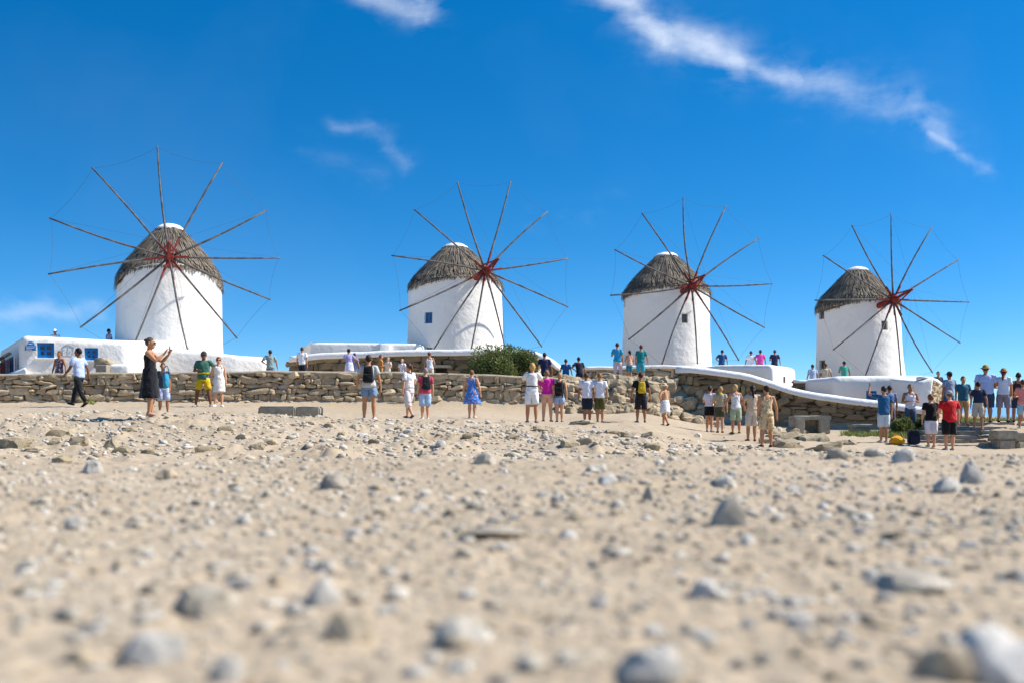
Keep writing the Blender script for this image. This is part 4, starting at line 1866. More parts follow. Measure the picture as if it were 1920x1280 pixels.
def rock_at(px, py, wpx, hpx, seed, mesh=None, name='stone', bury=.22):
    h = ground_hit(px, py)
    if h is None:
        return None
    p, d = h
    rnd = random.Random(seed)
    w, hh = wpx / F * d, .95 * hpx / F * d
    o = bpy.data.objects.new(name, mesh or rnd.choice(ROCKS))
    COL.objects.link(o)
    o.scale = (w / 1.05, w * rnd.uniform(.6, .95), hh / (1 - bury) / 1.0)
    o.location = p + Vector((0, w * .3, hh * .5 - hh * bury * .7))
    o.rotation_euler = (rnd.uniform(-.15, .15), rnd.uniform(-.15, .15), rnd.choice((0, math.pi)) + rnd.uniform(-.3, .3))
    return o


for i, (px, py, w, h, lab) in enumerate(BIG):
    o = rock_at(px, py, w, h, 300 + i, mesh=POINTED[i % 4] if i in (0, 1, 10, 19, 20) else None)
    if o:
        tag(o, lab, 'stone', 'loose stones on the sandy ground')


def scatter_named():
    rnd = random.Random(41)
    k = 0
    while k < 240:
        r = rnd.random()
        px = rnd.uniform(-10, 1930)
        if r < .72:
            py = 858 + 410 * rnd.random() ** 1.1
            near = (py - 755) / 300.0
            w = rnd.uniform(8, 19) * (.6 + 1.25 * near) * (1.5 if rnd.random() < .15 else 1)
        else:
            py = rnd.uniform(795, 852)
            w = rnd.uniform(8, 22)
            if px > 1500:
                continue
        h = w * rnd.uniform(.22, .45)
        o = rock_at(px, py, w, h, 1000 + k, bury=.35)
        if o is None:
            continue
        tag(o, 'loose stone lying on the pale sandy ground', 'stone', 'loose stones on the sandy ground')
        k += 1


scatter_named()


def outcrop(label, spots, seed):
    rnd = random.Random(seed)
    root = None
    for (px, py, w, h) in spots:
        hit = ground_hit(px, py)
        if hit is None:
            continue
        p, d = hit
        if root is None:
            root = empty('rock_outcrop', p)
            tag(root, label, 'rock outcrop')
        ww, hh = .72 * w / F * d, .6 * h / F * d
        o = bpy.data.objects.new('rock', rnd.choice(OUT_ROCKS))
        COL.objects.link(o)
        o.parent = root
        o.scale = (ww, ww * rnd.uniform(.5, .9), hh * 1.6)
        o.location = p + Vector((0, ww * .25, hh * .15)) - root.location
        o.rotation_euler = (rnd.uniform(-.2, .2), rnd.uniform(-.2, .2), rnd.uniform(-.4, .4))


outcrop('half-buried brown rocks breaking through the sand at the left edge', [(20, 838, 70, 28), (110, 818, 60, 26), (104, 832, 34, 18), (145, 832, 44, 20), (205, 840, 34, 26), (225, 848, 40, 18), (112, 866, 46, 20), (60, 846, 40, 16), (240, 808, 38, 14), (275, 850, 26, 12)], 6)
outcrop('ridge of brown rocks below the slab bench', [(420, 806, 34, 12), (455, 822, 36, 14), (500, 830, 50, 12), (385, 845, 56, 14), (480, 842, 34, 14), (615, 800, 24, 12), (700, 830, 30, 12), (640, 818, 22, 12)], 7)
outcrop('low rocks in the sand below the people in white shirts', [(1090, 795, 60, 12), (1150, 812, 40, 12), (1180, 818, 38, 16), (1215, 818, 30, 14), (1070, 838, 44, 18), (1100, 832, 40, 18), (1225, 842, 34, 16), (960, 822, 34, 12), (1015, 806, 40, 10), (880, 820, 34, 10)], 8)
outcrop('layered brown rock ledge beside the women in shorts', [(1475, 822, 80, 20), (1530, 826, 70, 20), (1480, 838, 66, 22), (1560, 838, 60, 14), (1500, 812, 60, 16), (1450, 812, 40, 16), (1585, 832, 50, 12), (1540, 845, 60, 12), (1440, 830, 40, 14)], 9)


def gravel():
    """the countless small stones and clods"""
    ico = bmesh.new()
    bmesh.ops.create_icosphere(ico, subdivisions=1, radius=.5)
    v0 = np.array([v.co[:] for v in ico.verts])
    f0 = np.array([[v.index for v in f.verts] for f in ico.faces])
    ico.free()
    rng = np.random.default_rng(5)

    def sample(n, d0, d1, pw, pxa, pxb):
        d = d0 + (d1 - d0) * rng.random(n) ** pw
        px = pxa + (pxb - pxa) * rng.random(n)
        return (px - 960) / F * d, d
    xs, ys, ss = [], [], []
    for n, d0, d1, pw, pa, pb, lo, hi in ((12000, .9, 8.2, .7, -250, 2170, .006, .030), (9000, .9, 4.0, .8, -250, 2170, .004, .014), (2600, 1.0, 8.2, .75, -250, 2170, .022, .05),
                                          (9500, 14, 24.5, .8, -200, 1800, .02, .085), (3000, 24, 34, 1.0, -200, 1700, .015, .05), (2600, 14, 25, .85, -200, 1700, .06, .17)):
        x, y = sample(n, d0, d1, pw, pa, pb)
        u = rng.random(n) ** 2.2
        xs.append(x)
        ys.append(y)
        ss.append(lo + (hi - lo) * u)
    x = np.concatenate(xs)
    y = np.concatenate(ys)
    s = np.concatenate(ss)
    dens = fbm(x * .9, y * .9, 3, 31)
    walk = np.exp(-((y - 28.5) / 3.6) ** 2)
    keep = (rng.random(len(x)) < np.clip(.7 + dens * .9, .15, 1)) & (rng.random(len(x)) > walk * .78)
    x, y, s = x[keep], y[keep], s[keep]
    z = ground_z(x, y)
    n = len(x)
    a = rng.random(n) * 6.28
    sx = s * rng.uniform(.9, 1.7, n)
    sy = s * rng.uniform(.7, 1.1, n)
    sz = s * rng.uniform(.3, .7, n)
    jit = 1 + rng.uniform(-.26, .26, (n, len(v0), 3))
    v = v0[None] * jit
    v = v * np.stack([sx, sy, sz], -1)[:, None]
    ca, sa = np.cos(a)[:, None], np.sin(a)[:, None]
    vx = v[..., 0] * ca - v[..., 1] * sa + x[:, None]
    vy = v[..., 0] * sa + v[..., 1] * ca + y[:, None]
    vz = v[..., 2] + (z + sz * .12)[:, None]
    co = np.stack([vx, vy, vz], -1).reshape(-1, 3)
    fc = (f0[None] + (np.arange(n) * len(v0))[:, None, None]).reshape(-1, 3)
    me = bpy.data.meshes.new('gravel')
    me.vertices.add(len(co))
    me.vertices.foreach_set('co', co.ravel())
    me.loops.add(fc.size)
    me.loops.foreach_set('vertex_index', fc.ravel())
    me.polygons.add(len(fc))
    me.polygons.foreach_set('loop_start', np.arange(len(fc)) * 3)
    me.update(calc_edges=True)
    o = obj('gravel', me, None, LOOSE_J)
    tag(o, 'small stones and clods strewn over the sandy ground', 'gravel', kind='stuff')
    return n


gravel()


# ------------------------------------------------------------------ people
def fabric(hexs, pattern=None, p2=None, p3=None):
    key = 'fabric_' + hexs.strip('#') + (pattern or '') + (p2 or '').strip('#')
    if key in MATS:
        return MATS[key]
    m, t, b = new_mat(key)
    base = lin(hexs)
    tc = N(t, 'ShaderNodeTexCoord')
    f, raw = noise_fac(t, 9.0, 4.0, .3, .75, vec=tc.outputs['Object'])
    c = mixc(t, math_node(t, 'MULTIPLY', f, .22), base, tuple(x * .6 for x in base[:3]) + (1,))
    if pattern:
        vo = N(t, 'ShaderNodeTexVoronoi')
        vo.inputs['Scale'].default_value = {'floral': 16.0, 'spots': 26.0, 'stripe': 20.0}[pattern]
        t.links.new(tc.outputs['Object'], vo.inputs['Vector'])
        r = N(t, 'ShaderNodeMapRange')
        r.inputs['From Min'].default_value = .42
        r.inputs['From Max'].default_value = .34
        t.links.new(vo.outputs['Distance'], r.inputs['Value'])
        sp = N(t, 'ShaderNodeSeparateColor')
        t.links.new(vo.outputs['Color'], sp.inputs[0])
        pc = mixc(t, math_node(t, 'GREATER_THAN', sp.outputs[0], .5), lin(p2), lin(p3 or p2))
        c = mixc(t, r.outputs[0], c, pc)
    t.links.new(c, b.inputs['Base Color'])
    b.inputs['Roughness'].default_value = .9
    b.inputs['Sheen Weight'].default_value = .15
    _, r2 = noise_fac(t, 11.0, 5.0, vec=tc.outputs['Object'], rough=.5)
    add_bump(t, b, r2, .7, .06)
    MATS[key] = m
    return m


def skin(hexs):
    key = 'skin_' + hexs.strip('#')
    if key in MATS:
        return MATS[key]
    m, t, b = new_mat(key)
    c = lin(hexs)
    f, _ = noise_fac(t, 12.0, 3.0, .3, .7)
    t.links.new(mixc(t, math_node(t, 'MULTIPLY', f, .3), c, (c[0] * .85, c[1] * .72, c[2] * .68, 1)), b.inputs['Base Color'])
    b.inputs['Roughness'].default_value = .55
    b.inputs['Subsurface Weight'].default_value = .08
    b.inputs['Subsurface Radius'].default_value = (.01, .004, .002)
    MATS[key] = m
    return m


def hair_mat(hexs):
    return simple_mat('hair_' + hexs.strip('#'), hexs, None, 30, .55, .5, .01, 90)


PALE, TAN, OLIVE, BROWN = '#d3a07c', '#c08a63', '#a97450', '#7d5238'
BODIES = []
PEOPLE = []


def V3(*a):
    return Vector(a)


def arm_pose(kind, s):
    """(upper arm dir, forearm dir, hand dir) for side s (+1 right of the body's own +X)"""
    P_ = {
        'down': ((s * .20, -.04, -1), (s * .06, .16, -1), (s * .0, .2, -1)),
        'away': ((s * .36, -.02, -1), (s * .16, .20, -1), (s * .05, .3, -1)),
        'back': ((s * .16, -.5, -1), (s * .05, -.1, -1), (0, .1, -1)),
        'fore': ((s * .16, .45, -1), (s * .02, .75, -.8), (0, .7, -.6)),
        'photo': ((s * .38, .62, -.55), (-s * .34, .62, .62), (-s * .2, .4, .8)),
        'high': ((s * .55, .55, .25), (-s * .25, .35, .9), (-s * .2, .2, 1)),
        'front': ((s * .34, .12, -1), (-s * .55, .8, .12), (-s * .8, .5, .1)),
        'chest': ((s * .38, .20, -1), (-s * .45, .62, .62), (-s * .6, .4, .5)),
        'hip': ((s * .75, -.25, -.75), (-s * .72, .25, -.45), (-s * .5, .5, -.5)),
        'reach': ((s * .15, .85, -.30), (-s * .12, .95, .22), (0, .9, .4)),
        'side': ((s * .55, .1, -1), (s * .35, .3, -.8), (s * .2, .3, -.8)),
        'pocket': ((s * .42, -.22, -1), (-s * .10, .42, -.9), (-s * .2, .3, -1)),
    }
    return [Vector(v).normalized() for v in P_[kind]]


def leg_pose(kind, s):
    """(thigh dir, shank dir, foot dir)"""
    P_ = {
        'stand': ((s * .06, .02, -1), (s * .03, -.04, -1), (s * .22, 1, 0)),
        'close': ((-s * .02, .02, -1), (s * .01, -.03, -1), (s * .2, 1, 0)),
        'wide': ((s * .20, .02, -1), (s * .14, -.03, -1), (s * .35, 1, 0)),
        'relax': ((s * .10, .14, -1), (s * .03, -.12, -1), (s * .4, 1, 0)),
        'step_f': ((s * .03, .42, -1), (s * .02, .10, -1), (s * .08, 1, .10)),
        'step_b': ((s * .03, -.18, -1), (s * .02, -.62, -1), (s * .08, 1, -.55)),
        'stride_f': ((s * .03, .55, -1), (s * .02, .28, -1), (s * .05, 1, .2)),
        'stride_b': ((s * .03, -.30, -1), (s * .02, -.62, -1), (s * .05, 1, -.6)),
    }
    return [Vector(v).normalized() for v in P_[kind]]


def person(px, d, head_y, feet_y=None, yaw=0, arms=('down', 'down'), legs=('stand', 'stand'), sk=PALE, hair=('short', '#3b2a1e'), top=('tee', '#ffffff'), bottom=('shorts', '#26334a', .8),
           shoes='#e8e6e2', label='', hat=None, lean=0.0, build=1.0, turn=0.0, face=False, glasses=False, h=None, zfeet=None, extras=(), gender='f', group='tourists among the windmills', tilt=0.0):
    """px,d: where the figure stands; head_y,feet_y: photo rows of head top and soles. yaw 0 = back to the camera, 180 = facing it, 90 = facing left"""
    x = X(px, d)
    if zfeet is not None:
        z = zfeet
    elif feet_y is not None and zfeet is None:
        z = gz(x, d)
    else:
        z = gz(x, d)
    if h is None:
        ht = Zp(head_y, d) - z
        S = ht / 1.0
    else:
        S = h
        z = Zp(head_y, d) - h if zfeet == 'head' else z
    S = max(.95, min(1.9, S))
    rnd = random.Random(int(px * 13 + d * 7))
    root = empty('person', (x, d, z), math.radians(yaw))
    tag(root, label, 'person', group)
    wS = build
    root.rotation_euler.z += math.radians(rnd.uniform(-14, 14))
    sway = rnd.uniform(-.07, .07)
    fem = gender == 'f'

    def T(a, b, c):
        k = max(0.0, c - .52)
        return V3((a + k * sway - max(0, c - .8) * sway * .8) * S, (b + k * math.sin(lean)) * S, (c - k * (1 - math.cos(lean))) * S)
    sm = skin(sk)
    # joints --------------------------------------------------------
    J = {}
    drop = []
    for s in (-1, 1):
        hp = V3(s * .052 * wS, 0, .505) * S
        kd, ad, fd = leg_pose(legs[0 if s < 0 else 1], s)
        kn = hp + kd * .238 * S
        an = kn + ad * .222 * S
        J[s] = [hp, kn, an, fd, kd, ad]
        heel = an + V3(0, 0, -.04 * S)
        toe = an + fd * .09 * S + V3(0, 0, -.035 * S)
        drop.append(min(heel.z, toe.z - .0 * S))
    dz = -min(drop)
    for s in (-1, 1):
        for k in range(3):
            J[s][k] = J[s][k] + V3(0, 0, dz)

    def TT(a, b, c):
        return T(a, b, c) + V3(0, 0, dz)
    A = {}
    for s in (-1, 1):
        u, f, hd = arm_pose(arms[0 if s < 0 else 1], s)
        sh = TT(s * (.098 if fem else .108) * wS, 0, .803)
        el = sh + u * .170 * S
        wr = el + f * .142 * S
        A[s] = (sh, el, wr, u, f, hd)
    # body ----------------------------------------------------------
    wa, hi, ch = (.070, .098, .090) if fem else (.080, .088, .100)
    TR = [(.476, .045, .040, 0), (.492, .084, .058, -.004), (.525, hi, .067, -.006), (.57, hi * .95, .062, -.002), (.63, wa, .052, 0), (.69, wa * 1.1, .056, .002), (.74, ch, .064, .004), (.785, ch * 1.02, .056, 0), (.815, ch * .85, .044, -.004), (.838, .045, .036, -.004)]

    def ring(zc, rx, ry, yo, n=18, infl=0.0, fold=0.0, ph=0.0):
        out = []
        for j in range(n):
            a = 2 * math.pi * j / n
            k = 1 + fold * math.sin(a * 7 + ph) * .5 + fold * math.sin(a * 11 + ph * 2) * .5
            out.append(TT((rx * wS + infl) * k * math.cos(a), yo + (ry * (.5 + .5 * wS) + infl) * k * math.sin(a), zc))
        return out
    b = MB()
    b.rings([ring(*r) for r in TR])
    b.tube([TT(0, -.006, .81), TT(0, -.002, .85), TT(0, .004, .89)], [.040 * S, .031 * S, .033 * S], 12)
    hc = TT(0, .006, .0)
    ct, stn = math.cos(math.radians(turn)), math.sin(math.radians(turn))

    def HT(a, bb, c):
        """head point: turned on the neck"""
        a2, b2 = a * ct - bb * stn, a * stn + bb * ct
        return TT(a2, b2 + .008 + tilt * (c - .88), c)

    def hring(zc, rx, ry, yo, n=16, k=0.0):
        return [HT((rx + k) * math.cos(2 * math.pi * j / n), yo + (ry + k) * math.sin(2 * math.pi * j / n), zc) for j in range(n)]
    HR = [(.858, .016, .018, .028), (.866, .026, .030, .022), (.885, .037, .043, .012), (.905, .042, .050, .006), (.93, .045, .056, .001), (.955, .045, .056, -.002), (.975, .038, .047, -.004), (.99, .024, .030, -.004), (.997, .008, .010, -.004)]
    b.rings([hring(*r) for r in HR])
    b.tube([HT(0, .055, .935), HT(0, .066, .918), HT(0, .071, .908), HT(0, .056, .900)], [.006 * S, .009 * S, .010 * S, .006 * S], 6)
    for s in (-1, 1):
        sh, el, wr, u, f, hd = A[s]
        b.tube([TT(s * .06 * wS, 0, .800), sh, sh + u * .06 * S, sh + u * .11 * S, el, el + f * .05 * S, el + f * .09 * S, wr],
               [.034 * S, .036 * S * wS, .031 * S * wS, .028 * S * wS, .0225 * S, .0235 * S * wS, .020 * S, .0145 * S], 10)
        b.tube([wr - f * .01 * S, wr + hd * .02 * S, wr + hd * .05 * S], [(.014 * S, .014 * S), (.022 * S, .013 * S), (.023 * S, .011 * S)], 8)
        hp, kn, an, fd, kd, ad = J[s]
        b.tube([hp + V3(0, 0, .03 * S), hp + kd * .05 * S, hp + kd * .13 * S, kn, kn + ad * .06 * S, kn + ad * .13 * S, an], [.050 * S * wS, .056 * S * wS, .047 * S * wS, .034 * S, .036 * S * wS, .030 * S, .0195 * S], 12)
        b.tube([an + V3(0, 0, .01 * S) - fd * .012 * S, an - fd * .018 * S + V3(0, 0, -.022 * S), an + fd * .05 * S + V3(0, 0, -.024 * S), an + fd * .10 * S + V3(0, 0, -.029 * S)], [.019 * S, .023 * S, .022 * S, .015 * S], 8)
    body = b.build('body', sm, root)
    md = body.modifiers.new('r', 'REMESH')
    md.mode = 'VOXEL'
    md.voxel_size = .0125 if d < 36 else .018
    md = body.modifiers.new('s', 'SMOOTH')
    md.iterations = 4
    md.factor = .5
    md = body.modifiers.new('d', 'DECIMATE')
    md.ratio = .30 if d < 36 else .35
    ex = MB()
    for s in (-1, 1):
        sh, el, wr, u, f, hd = A[s]
        latv = hd.cross(V3(0, 0, 1) if abs(hd.z) < .9 else V3(0, 1, 0)).normalized()
        nrm = hd.cross(latv).normalized()
        if abs(hd.z) > .9:
            latv, nrm = nrm, latv
        curl = nrm * (.35 if arms[0 if s < 0 else 1] in ('photo', 'high', 'reach', 'chest') else .25)
        if curl.y < 0:
            curl = -curl
        for k, (o_, L) in enumerate(((-.017, .030), (-.006, .038), (.006, .040), (.017, .034))):
            p0 = wr + hd * .044 * S + latv * o_ * S
            p1 = p0 + (hd + curl * .4) * L * .55 * S
            p2 = p1 + (hd + curl * 1.6).normalized() * L * .5 * S
            ex.tube([p0, p1, p2], [.0058 * S, .0054 * S, .0042 * S], 5)
        p0 = wr + hd * .016 * S + latv * .018 * S
        ex.tube([p0, p0 + (hd * .6 + latv * .7).normalized() * .022 * S, p0 + (hd * .9 + latv * .45).normalized() * .043 * S], [.0068 * S, .006 * S, .0046 * S], 5)
        # ears
        ex.tube([HT(s * .042, -.004, .912), HT(s * .050, -.006, .925), HT(s * .047, -.004, .940)], [.006 * S, .010 * S, .006 * S], 6)
    BODIES.append((body, ex))
    if face:
        for s in (-1, 1):
            m = MB()
            c = HT(s * .018, .0535, .931)
            m.tube([c - V3(.007 * S, 0, 0), c, c + V3(.007 * S, 0, 0)], [.002 * S, .0052 * S, .002 * S], 6)
            m.build('eye', simple_mat('eye_dark', '#2a1d16', '#171110', 8, .3), root, True)
        m = MB()
        m.tube([HT(-.014, .0555, .886), HT(0, .061, .885), HT(.014, .0555, .886)], [.002 * S, .0045 * S, .002 * S], 6)
        m.build('mouth', simple_mat('lip', '#9c5046', '#8a443c', 8, .5), root, True)
    if glasses:
        m = MB()
        for s in (-1, 1):
            c = HT(s * .021, .061, .932)
            m.box(c, (.034 * S, .006 * S, .022 * S))
            m.tube([HT(s * .040, .056, .936), HT(s * .049, .0, .934)], .0022 * S, 4)
        m.tube([HT(-.008, .062, .936), HT(.008, .062, .936)], .0022 * S, 4)
        m.build('sunglasses', simple_mat('black_lens', '#141414', '#1e1e20', 5, .2, spec=.6), root)
    # hair ----------------------------------------------------------
    if hair:
        hm = hair_mat(hair[1])
        style = hair[0]
        m = MB()
        n, K = 20, 7
        rows = []
        for k in range(K + 1):
            rr = []
            for j in range(n):
                a = 2 * math.pi * j / n
                fr = math.sin(a)          # +1 front, -1 back
                lowz = .918 + .046 * max(0, fr) ** .7 - .032 * max(0, -fr)
                if style in ('bob', 'long'):
                    lowz = .918 + .044 * max(0, fr - .3) - .055 * max(0, .5 - fr)
                thm = math.acos(max(-1, min(1, (lowz - .935) / .066)))
                th_ = thm * k / K
                kk = 1.0 + .035 * mnoise.noise(V3(math.cos(a) * 2.3, math.sin(a) * 2.3, k * .8 + px))
                if k == K:
                    kk *= .88
                rr.append(HT(.0505 * kk * math.sin(th_) * math.cos(a), -.006 + .061 * kk * math.sin(th_) * math.sin(a), .935 + .068 * kk * math.cos(th_)))
            rows.append(rr)
        m.rings(rows)
        if style == 'bun':
            c = HT(0, -.062, .962)
            m.tube([c + V3(0, .028, -.01) * S, c + V3(0, .012, 0) * S, c, c - V3(0, .016, 0) * S], [.012 * S, .024 * S, .026 * S, .010 * S], 10)
        if style == 'pony':
            m.tube([HT(0, -.052, .95), HT(0, -.080, .945), HT(0, -.085, .91), HT(.004, -.078, .86), HT(.004, -.075, .815)], [.016 * S, .017 * S, .019 * S, .016 * S, .005 * S], 8)
        if style == 'long':
            m.tube([HT(0, -.030, .93), HT(0, -.036, .89), HT(0, -.048, .85), HT(0, -.058, .80), HT(0, -.06, .765)], [(.046 * S, .032 * S), (.046 * S, .028 * S), (.048 * S, .022 * S), (.044 * S, .018 * S), (.02 * S, .008 * S)], 12)
        m.build('hair', hm, root, True)
    if hat:
        kind, hc_ = hat
        hmx = fabric(hc_)
        m = MB()
        rows = []
        for k in range(6):
            th_ = math.pi * .5 * k / 5
            rows.append([HT(.054 * math.sin(th_) * math.cos(2 * math.pi * j / 18), -.004 + .064 * math.sin(th_) * math.sin(2 * math.pi * j / 18), .948 + .062 * math.cos(th_)) for j in range(18)])
        m.rings(rows)
        if kind == 'cap':
            vs = []
            for j in range(9):
                a = math.pi * (.12 + .76 * j / 8)
                vs += [HT(.053 * math.cos(a), .060 * math.sin(a), .952), HT(.056 * math.cos(a), .045 + .085 * math.sin(a), .944)]
            m.add(vs + [v - V3(0, 0, .006 * S) for v in vs], [(2 * j, 2 * j + 1, 2 * j + 3, 2 * j + 2) for j in range(8)] + [(18 + 2 * j + 2, 18 + 2 * j + 3, 18 + 2 * j + 1, 18 + 2 * j) for j in range(8)] + [(2 * j + 1, 19 + 2 * j, 21 + 2 * j, 2 * j + 3) for j in range(8)])
        else:
            R2 = .098 if kind == 'sun' else .078
            rr = []
            for (r_, z_) in ((.9, .953), (1.3, .948), (R2 / .058, .940), (R2 / .058, .936), (1.3, .943), (.9, .947)):
                rr.append([HT(.054 * r_ * math.cos(2 * math.pi * j / 20), -.004 + .060 * r_ * math.sin(2 * math.pi * j / 20), z_ + .004 * math.sin(j * .9)) for j in range(20)])
            m.rings(rr, cap=False)
        m.build('hat', hmx, root, True)

    # clothes --------------------------------------------------------
    def trunk(z0, z1, infl, n=20, fold=.0, extra=None):
        zs = [z0 + (z1 - z0) * i / 9 for i in range(10)]
        out = []
        for i, zc in enumerate(zs):
            arr = np.array(TR)
            rx, ry, yo = (float(np.interp(zc, arr[:, 0], arr[:, k])) for k in (1, 2, 3))
            if zc < .55:
                rx = max(rx, hi * .97)
                ry = max(ry, .064)
            # loose cloth hangs straight from chest to hem
            if zc < .72:
                rx = max(rx, ch * .90 if not fem else ch * .86)
                ry = max(ry, .060)
            out.append(ring(zc, rx, ry, yo, n, infl + .004 * mnoise.noise(V3(zc * 14, px, 0)), fold * (1 - i / 9), px + zc * 6))
        return out
    mats = {}

    def cloth(name, spec_col, mb, sub=None):
        col = spec_col if isinstance(spec_col, tuple) else (spec_col,)
        fm = fabric(*col)
        o = mb.build(name, fm, root, True)
        for v in o.data.vertices:
            v.co += mnoise.noise_vector(v.co * 8 + V3(px, 0, 0)) * .010
        return o
    if top:
        kind, colr = top[0], top[1]
        m = MB()
        if kind in ('tee', 'shirt', 'long'):
            m.rings(trunk(.500 if not (len(top) > 2) else top[2], .828, .013, fold=.05))
            for s in (-1, 1):
                sh, el, wr, u, f, hd = A[s]
                if kind == 'long':
                    m.tube([TT(s * .05, 0, .802), sh + V3(0, 0, .004 * S), sh + u * .09 * S, el, el + f * .11 * S], [.040 * S, .046 * S * wS, .042 * S * wS, .035 * S, .027 * S], 10)
                else:
                    m.tube([TT(s * .045, 0, .806), TT(s * .075 * wS, 0, .808), sh + V3(0, 0, .006 * S), sh + u * .055 * S, sh + u * .105 * S], [.028 * S, .036 * S, .0395 * S, .040 * S * wS ** .5, .043 * S * wS ** .5], 12)
        elif kind == 'tank':
            m.rings(trunk(.505 if not (len(top) > 2) else top[2], .775, .010, fold=.04))
            for s in (-1, 1):
                m.tube([TT(s * .058, .060, .765), TT(s * .052, .040, .805), TT(s * .048, .0, .832), TT(s * .050, -.040, .805), TT(s * .056, -.058, .765)], .013 * S, 6)
        elif kind in ('dress', 'strapdress'):
            hem = top[2]
            rr = []
            for i in range(10):
                k = i / 9
                zc = hem + (.60 - hem) * k
                fl = (1 - k) * (top[3] if len(top) > 3 else .03)
                rr.append(ring(zc, hi * (.98 if k < .85 else .9) + fl, .070 + fl * .8, 0, 24, .012, .16 * (1 - k) * (fl / .03 if fl < .03 else 1) + .02, px + zc))
            rr += trunk(.62, .775 if kind == 'strapdress' else .80, .009, 24)
            m.rings(rr)
            for s in (-1, 1):
                if kind == 'strapdress':
                    m.tube([TT(s * .050, .058, .765), TT(s * .046, .036, .805), TT(s * .040, .0, .836), TT(s * .044, -.036, .805), TT(s * .05, -.056, .765)], .006 * S, 5)
                else:
                    m.tube([TT(s * .062, .055, .77), TT(s * .056, .040, .81), TT(s * .05, .0, .836), TT(s * .054, -.040, .81), TT(s * .06, -.055, .77)], .016 * S, 6)
        cloth('dress' if 'dress' in kind else 'shirt', colr, m)
    if bottom:
        kind, colr = bottom[0], bottom[1]
        m = MB()
        if kind in ('shorts', 'trousers'):
            m.rings(trunk(.468, .600, .008))
            L = bottom[2] if kind == 'shorts' else None
            for s in (-1, 1):
                hp, kn, an, fd, kd, ad = J[s]
                if kind == 'shorts':
                    full = .238 * S
                    pts = [hp + V3(0, 0, .02 * S), hp + kd * full * .25, hp + kd * full * min(1, L) * .7, hp + kd * full * min(1, L)]
                    m.tube(pts, [.054 * S * wS, .064 * S * wS, .058 * S * wS, .058 * S * wS], 14)
                    if L > 1:
                        m.tube([hp + kd * full * .95, kn + ad * (L - 1) * full], [.057 * S * wS, .052 * S * wS], 14)
                else:
                    m.tube([hp + V3(0, 0, .02 * S), hp + kd * .08 * S, hp + kd * .16 * S, kn, kn + ad * .10 * S, an + V3(0, 0, .012 * S)], [.054 * S * wS, .062 * S * wS, .053 * S * wS, .043 * S, .041 * S, .034 * S], 14)
            cloth(kind, colr, m)
        elif kind == 'skirt':
            hem = bottom[2]
            rr = []
            for i in range(9):
                k = i / 8
                zc = hem + (.61 - hem) * k
                fl = (1 - k) * .028
                rr.append(ring(zc, hi * (1 if k < .8 else .9) + fl, .068 + fl, 0, 24, .010, .10 * (1 - k), px))
            m.rings(rr)
            cloth('skirt', colr, m)
    if shoes:
        for s in (-1, 1):
            hp, kn, an, fd, kd, ad = J[s]
            m = MB()
            lat = fd.cross(V3(0, 0, 1)).normalized()
            m.tube([an - fd * .030 * S + V3(0, 0, -.012 * S), an - fd * .022 * S + V3(0, 0, -.018 * S), an + fd * .03 * S + V3(0, 0, -.020 * S), an + fd * .08 * S + V3(0, 0, -.027 * S), an + fd * .115 * S + V3(0, 0, -.031 * S)],
                   [(.014 * S, .014 * S), (.025 * S, .024 * S), (.027 * S, .024 * S), (.028 * S, .016 * S), (.014 * S, .009 * S)], 10)
            o = m.build('shoe', fabric(shoes), root, True)
    for e in extras:
        if e[0] == 'scarf':
            m = MB()
            m.tube([TT(.05, .0, .825), TT(.055, .055, .80), TT(.02, .075, .74), TT(-.03, .078, .66), TT(-.05, .07, .60)], [.016 * S, .02 * S, .022 * S, .026 * S, .018 * S], 8)
            m.tube([TT(.05, 0, .826), TT(.0, -.045, .842), TT(-.05, 0, .826)], .017 * S, 8)
            cloth('scarf', e[1], m)
        if e[0] == 'belt':
            m = MB()
            m.rings([ring(.600 + .022 * q, wa * 1.12, .062, 0, 20, .014) for q in (0, 1)])
            cloth('belt', e[1], m)
    rec = dict(root=root, T=TT, A=A, S=S, J=J, HT=HT, px=px, d=d)
    PEOPLE.append(rec)
    return rec


def to_world(rec, p):
    rt = rec['root']
    return Matrix.Translation(rt.location) @ Matrix.Rotation(rt.rotation_euler.z, 4, 'Z') @ p


def backpack(rec, hexs, label, scale=1.0, trim='#2a2a2e', zc=.70):
    S = rec['S']
    rt = rec['root']
    root = empty('backpack', to_world(rec, rec['T'](0, -.10, zc)), rt.rotation_euler.z)
    tag(root, label, 'backpack')
    m = MB()
    m.box((0, 0, 0), (.185 * S * scale, .095 * S * scale, .27 * S * scale))
    o = m.build('bag', fabric(hexs), root)
    bevel_mesh(o.data, .042 * S * scale, 4)
    for v in o.data.vertices:
        if v.co.z > .06 * S:
            v.co.x *= .78
        v.co += mnoise.noise_vector(v.co * 8) * .008
    smooth_by_angle(o.data, 60)
    m = MB()
    m.box((0, -.055 * S * scale, -.055 * S * scale), (.15 * S * scale, .035 * S * scale, .12 * S * scale))
    o = m.build('pocket', fabric(hexs), root)
    bevel_mesh(o.data, .014 * S * scale, 2)
    smooth_by_angle(o.data, 60)
    for s in (-1, 1):
        m = MB()
        base = rec['T'](0, -.10, zc)

        def q(a, b_, c):
            return rec['T'](a, b_, c) - base
        m.tube([q(s * .045, -.075, .80), q(s * .055, -.03, .842), q(s * .062, .035, .83), q(s * .072, .078, .77), q(s * .088, .05, .68), q(s * .08, -.05, .62)], .011 * S, 6)
        m.build('strap', fabric(trim), root, True)
    return root


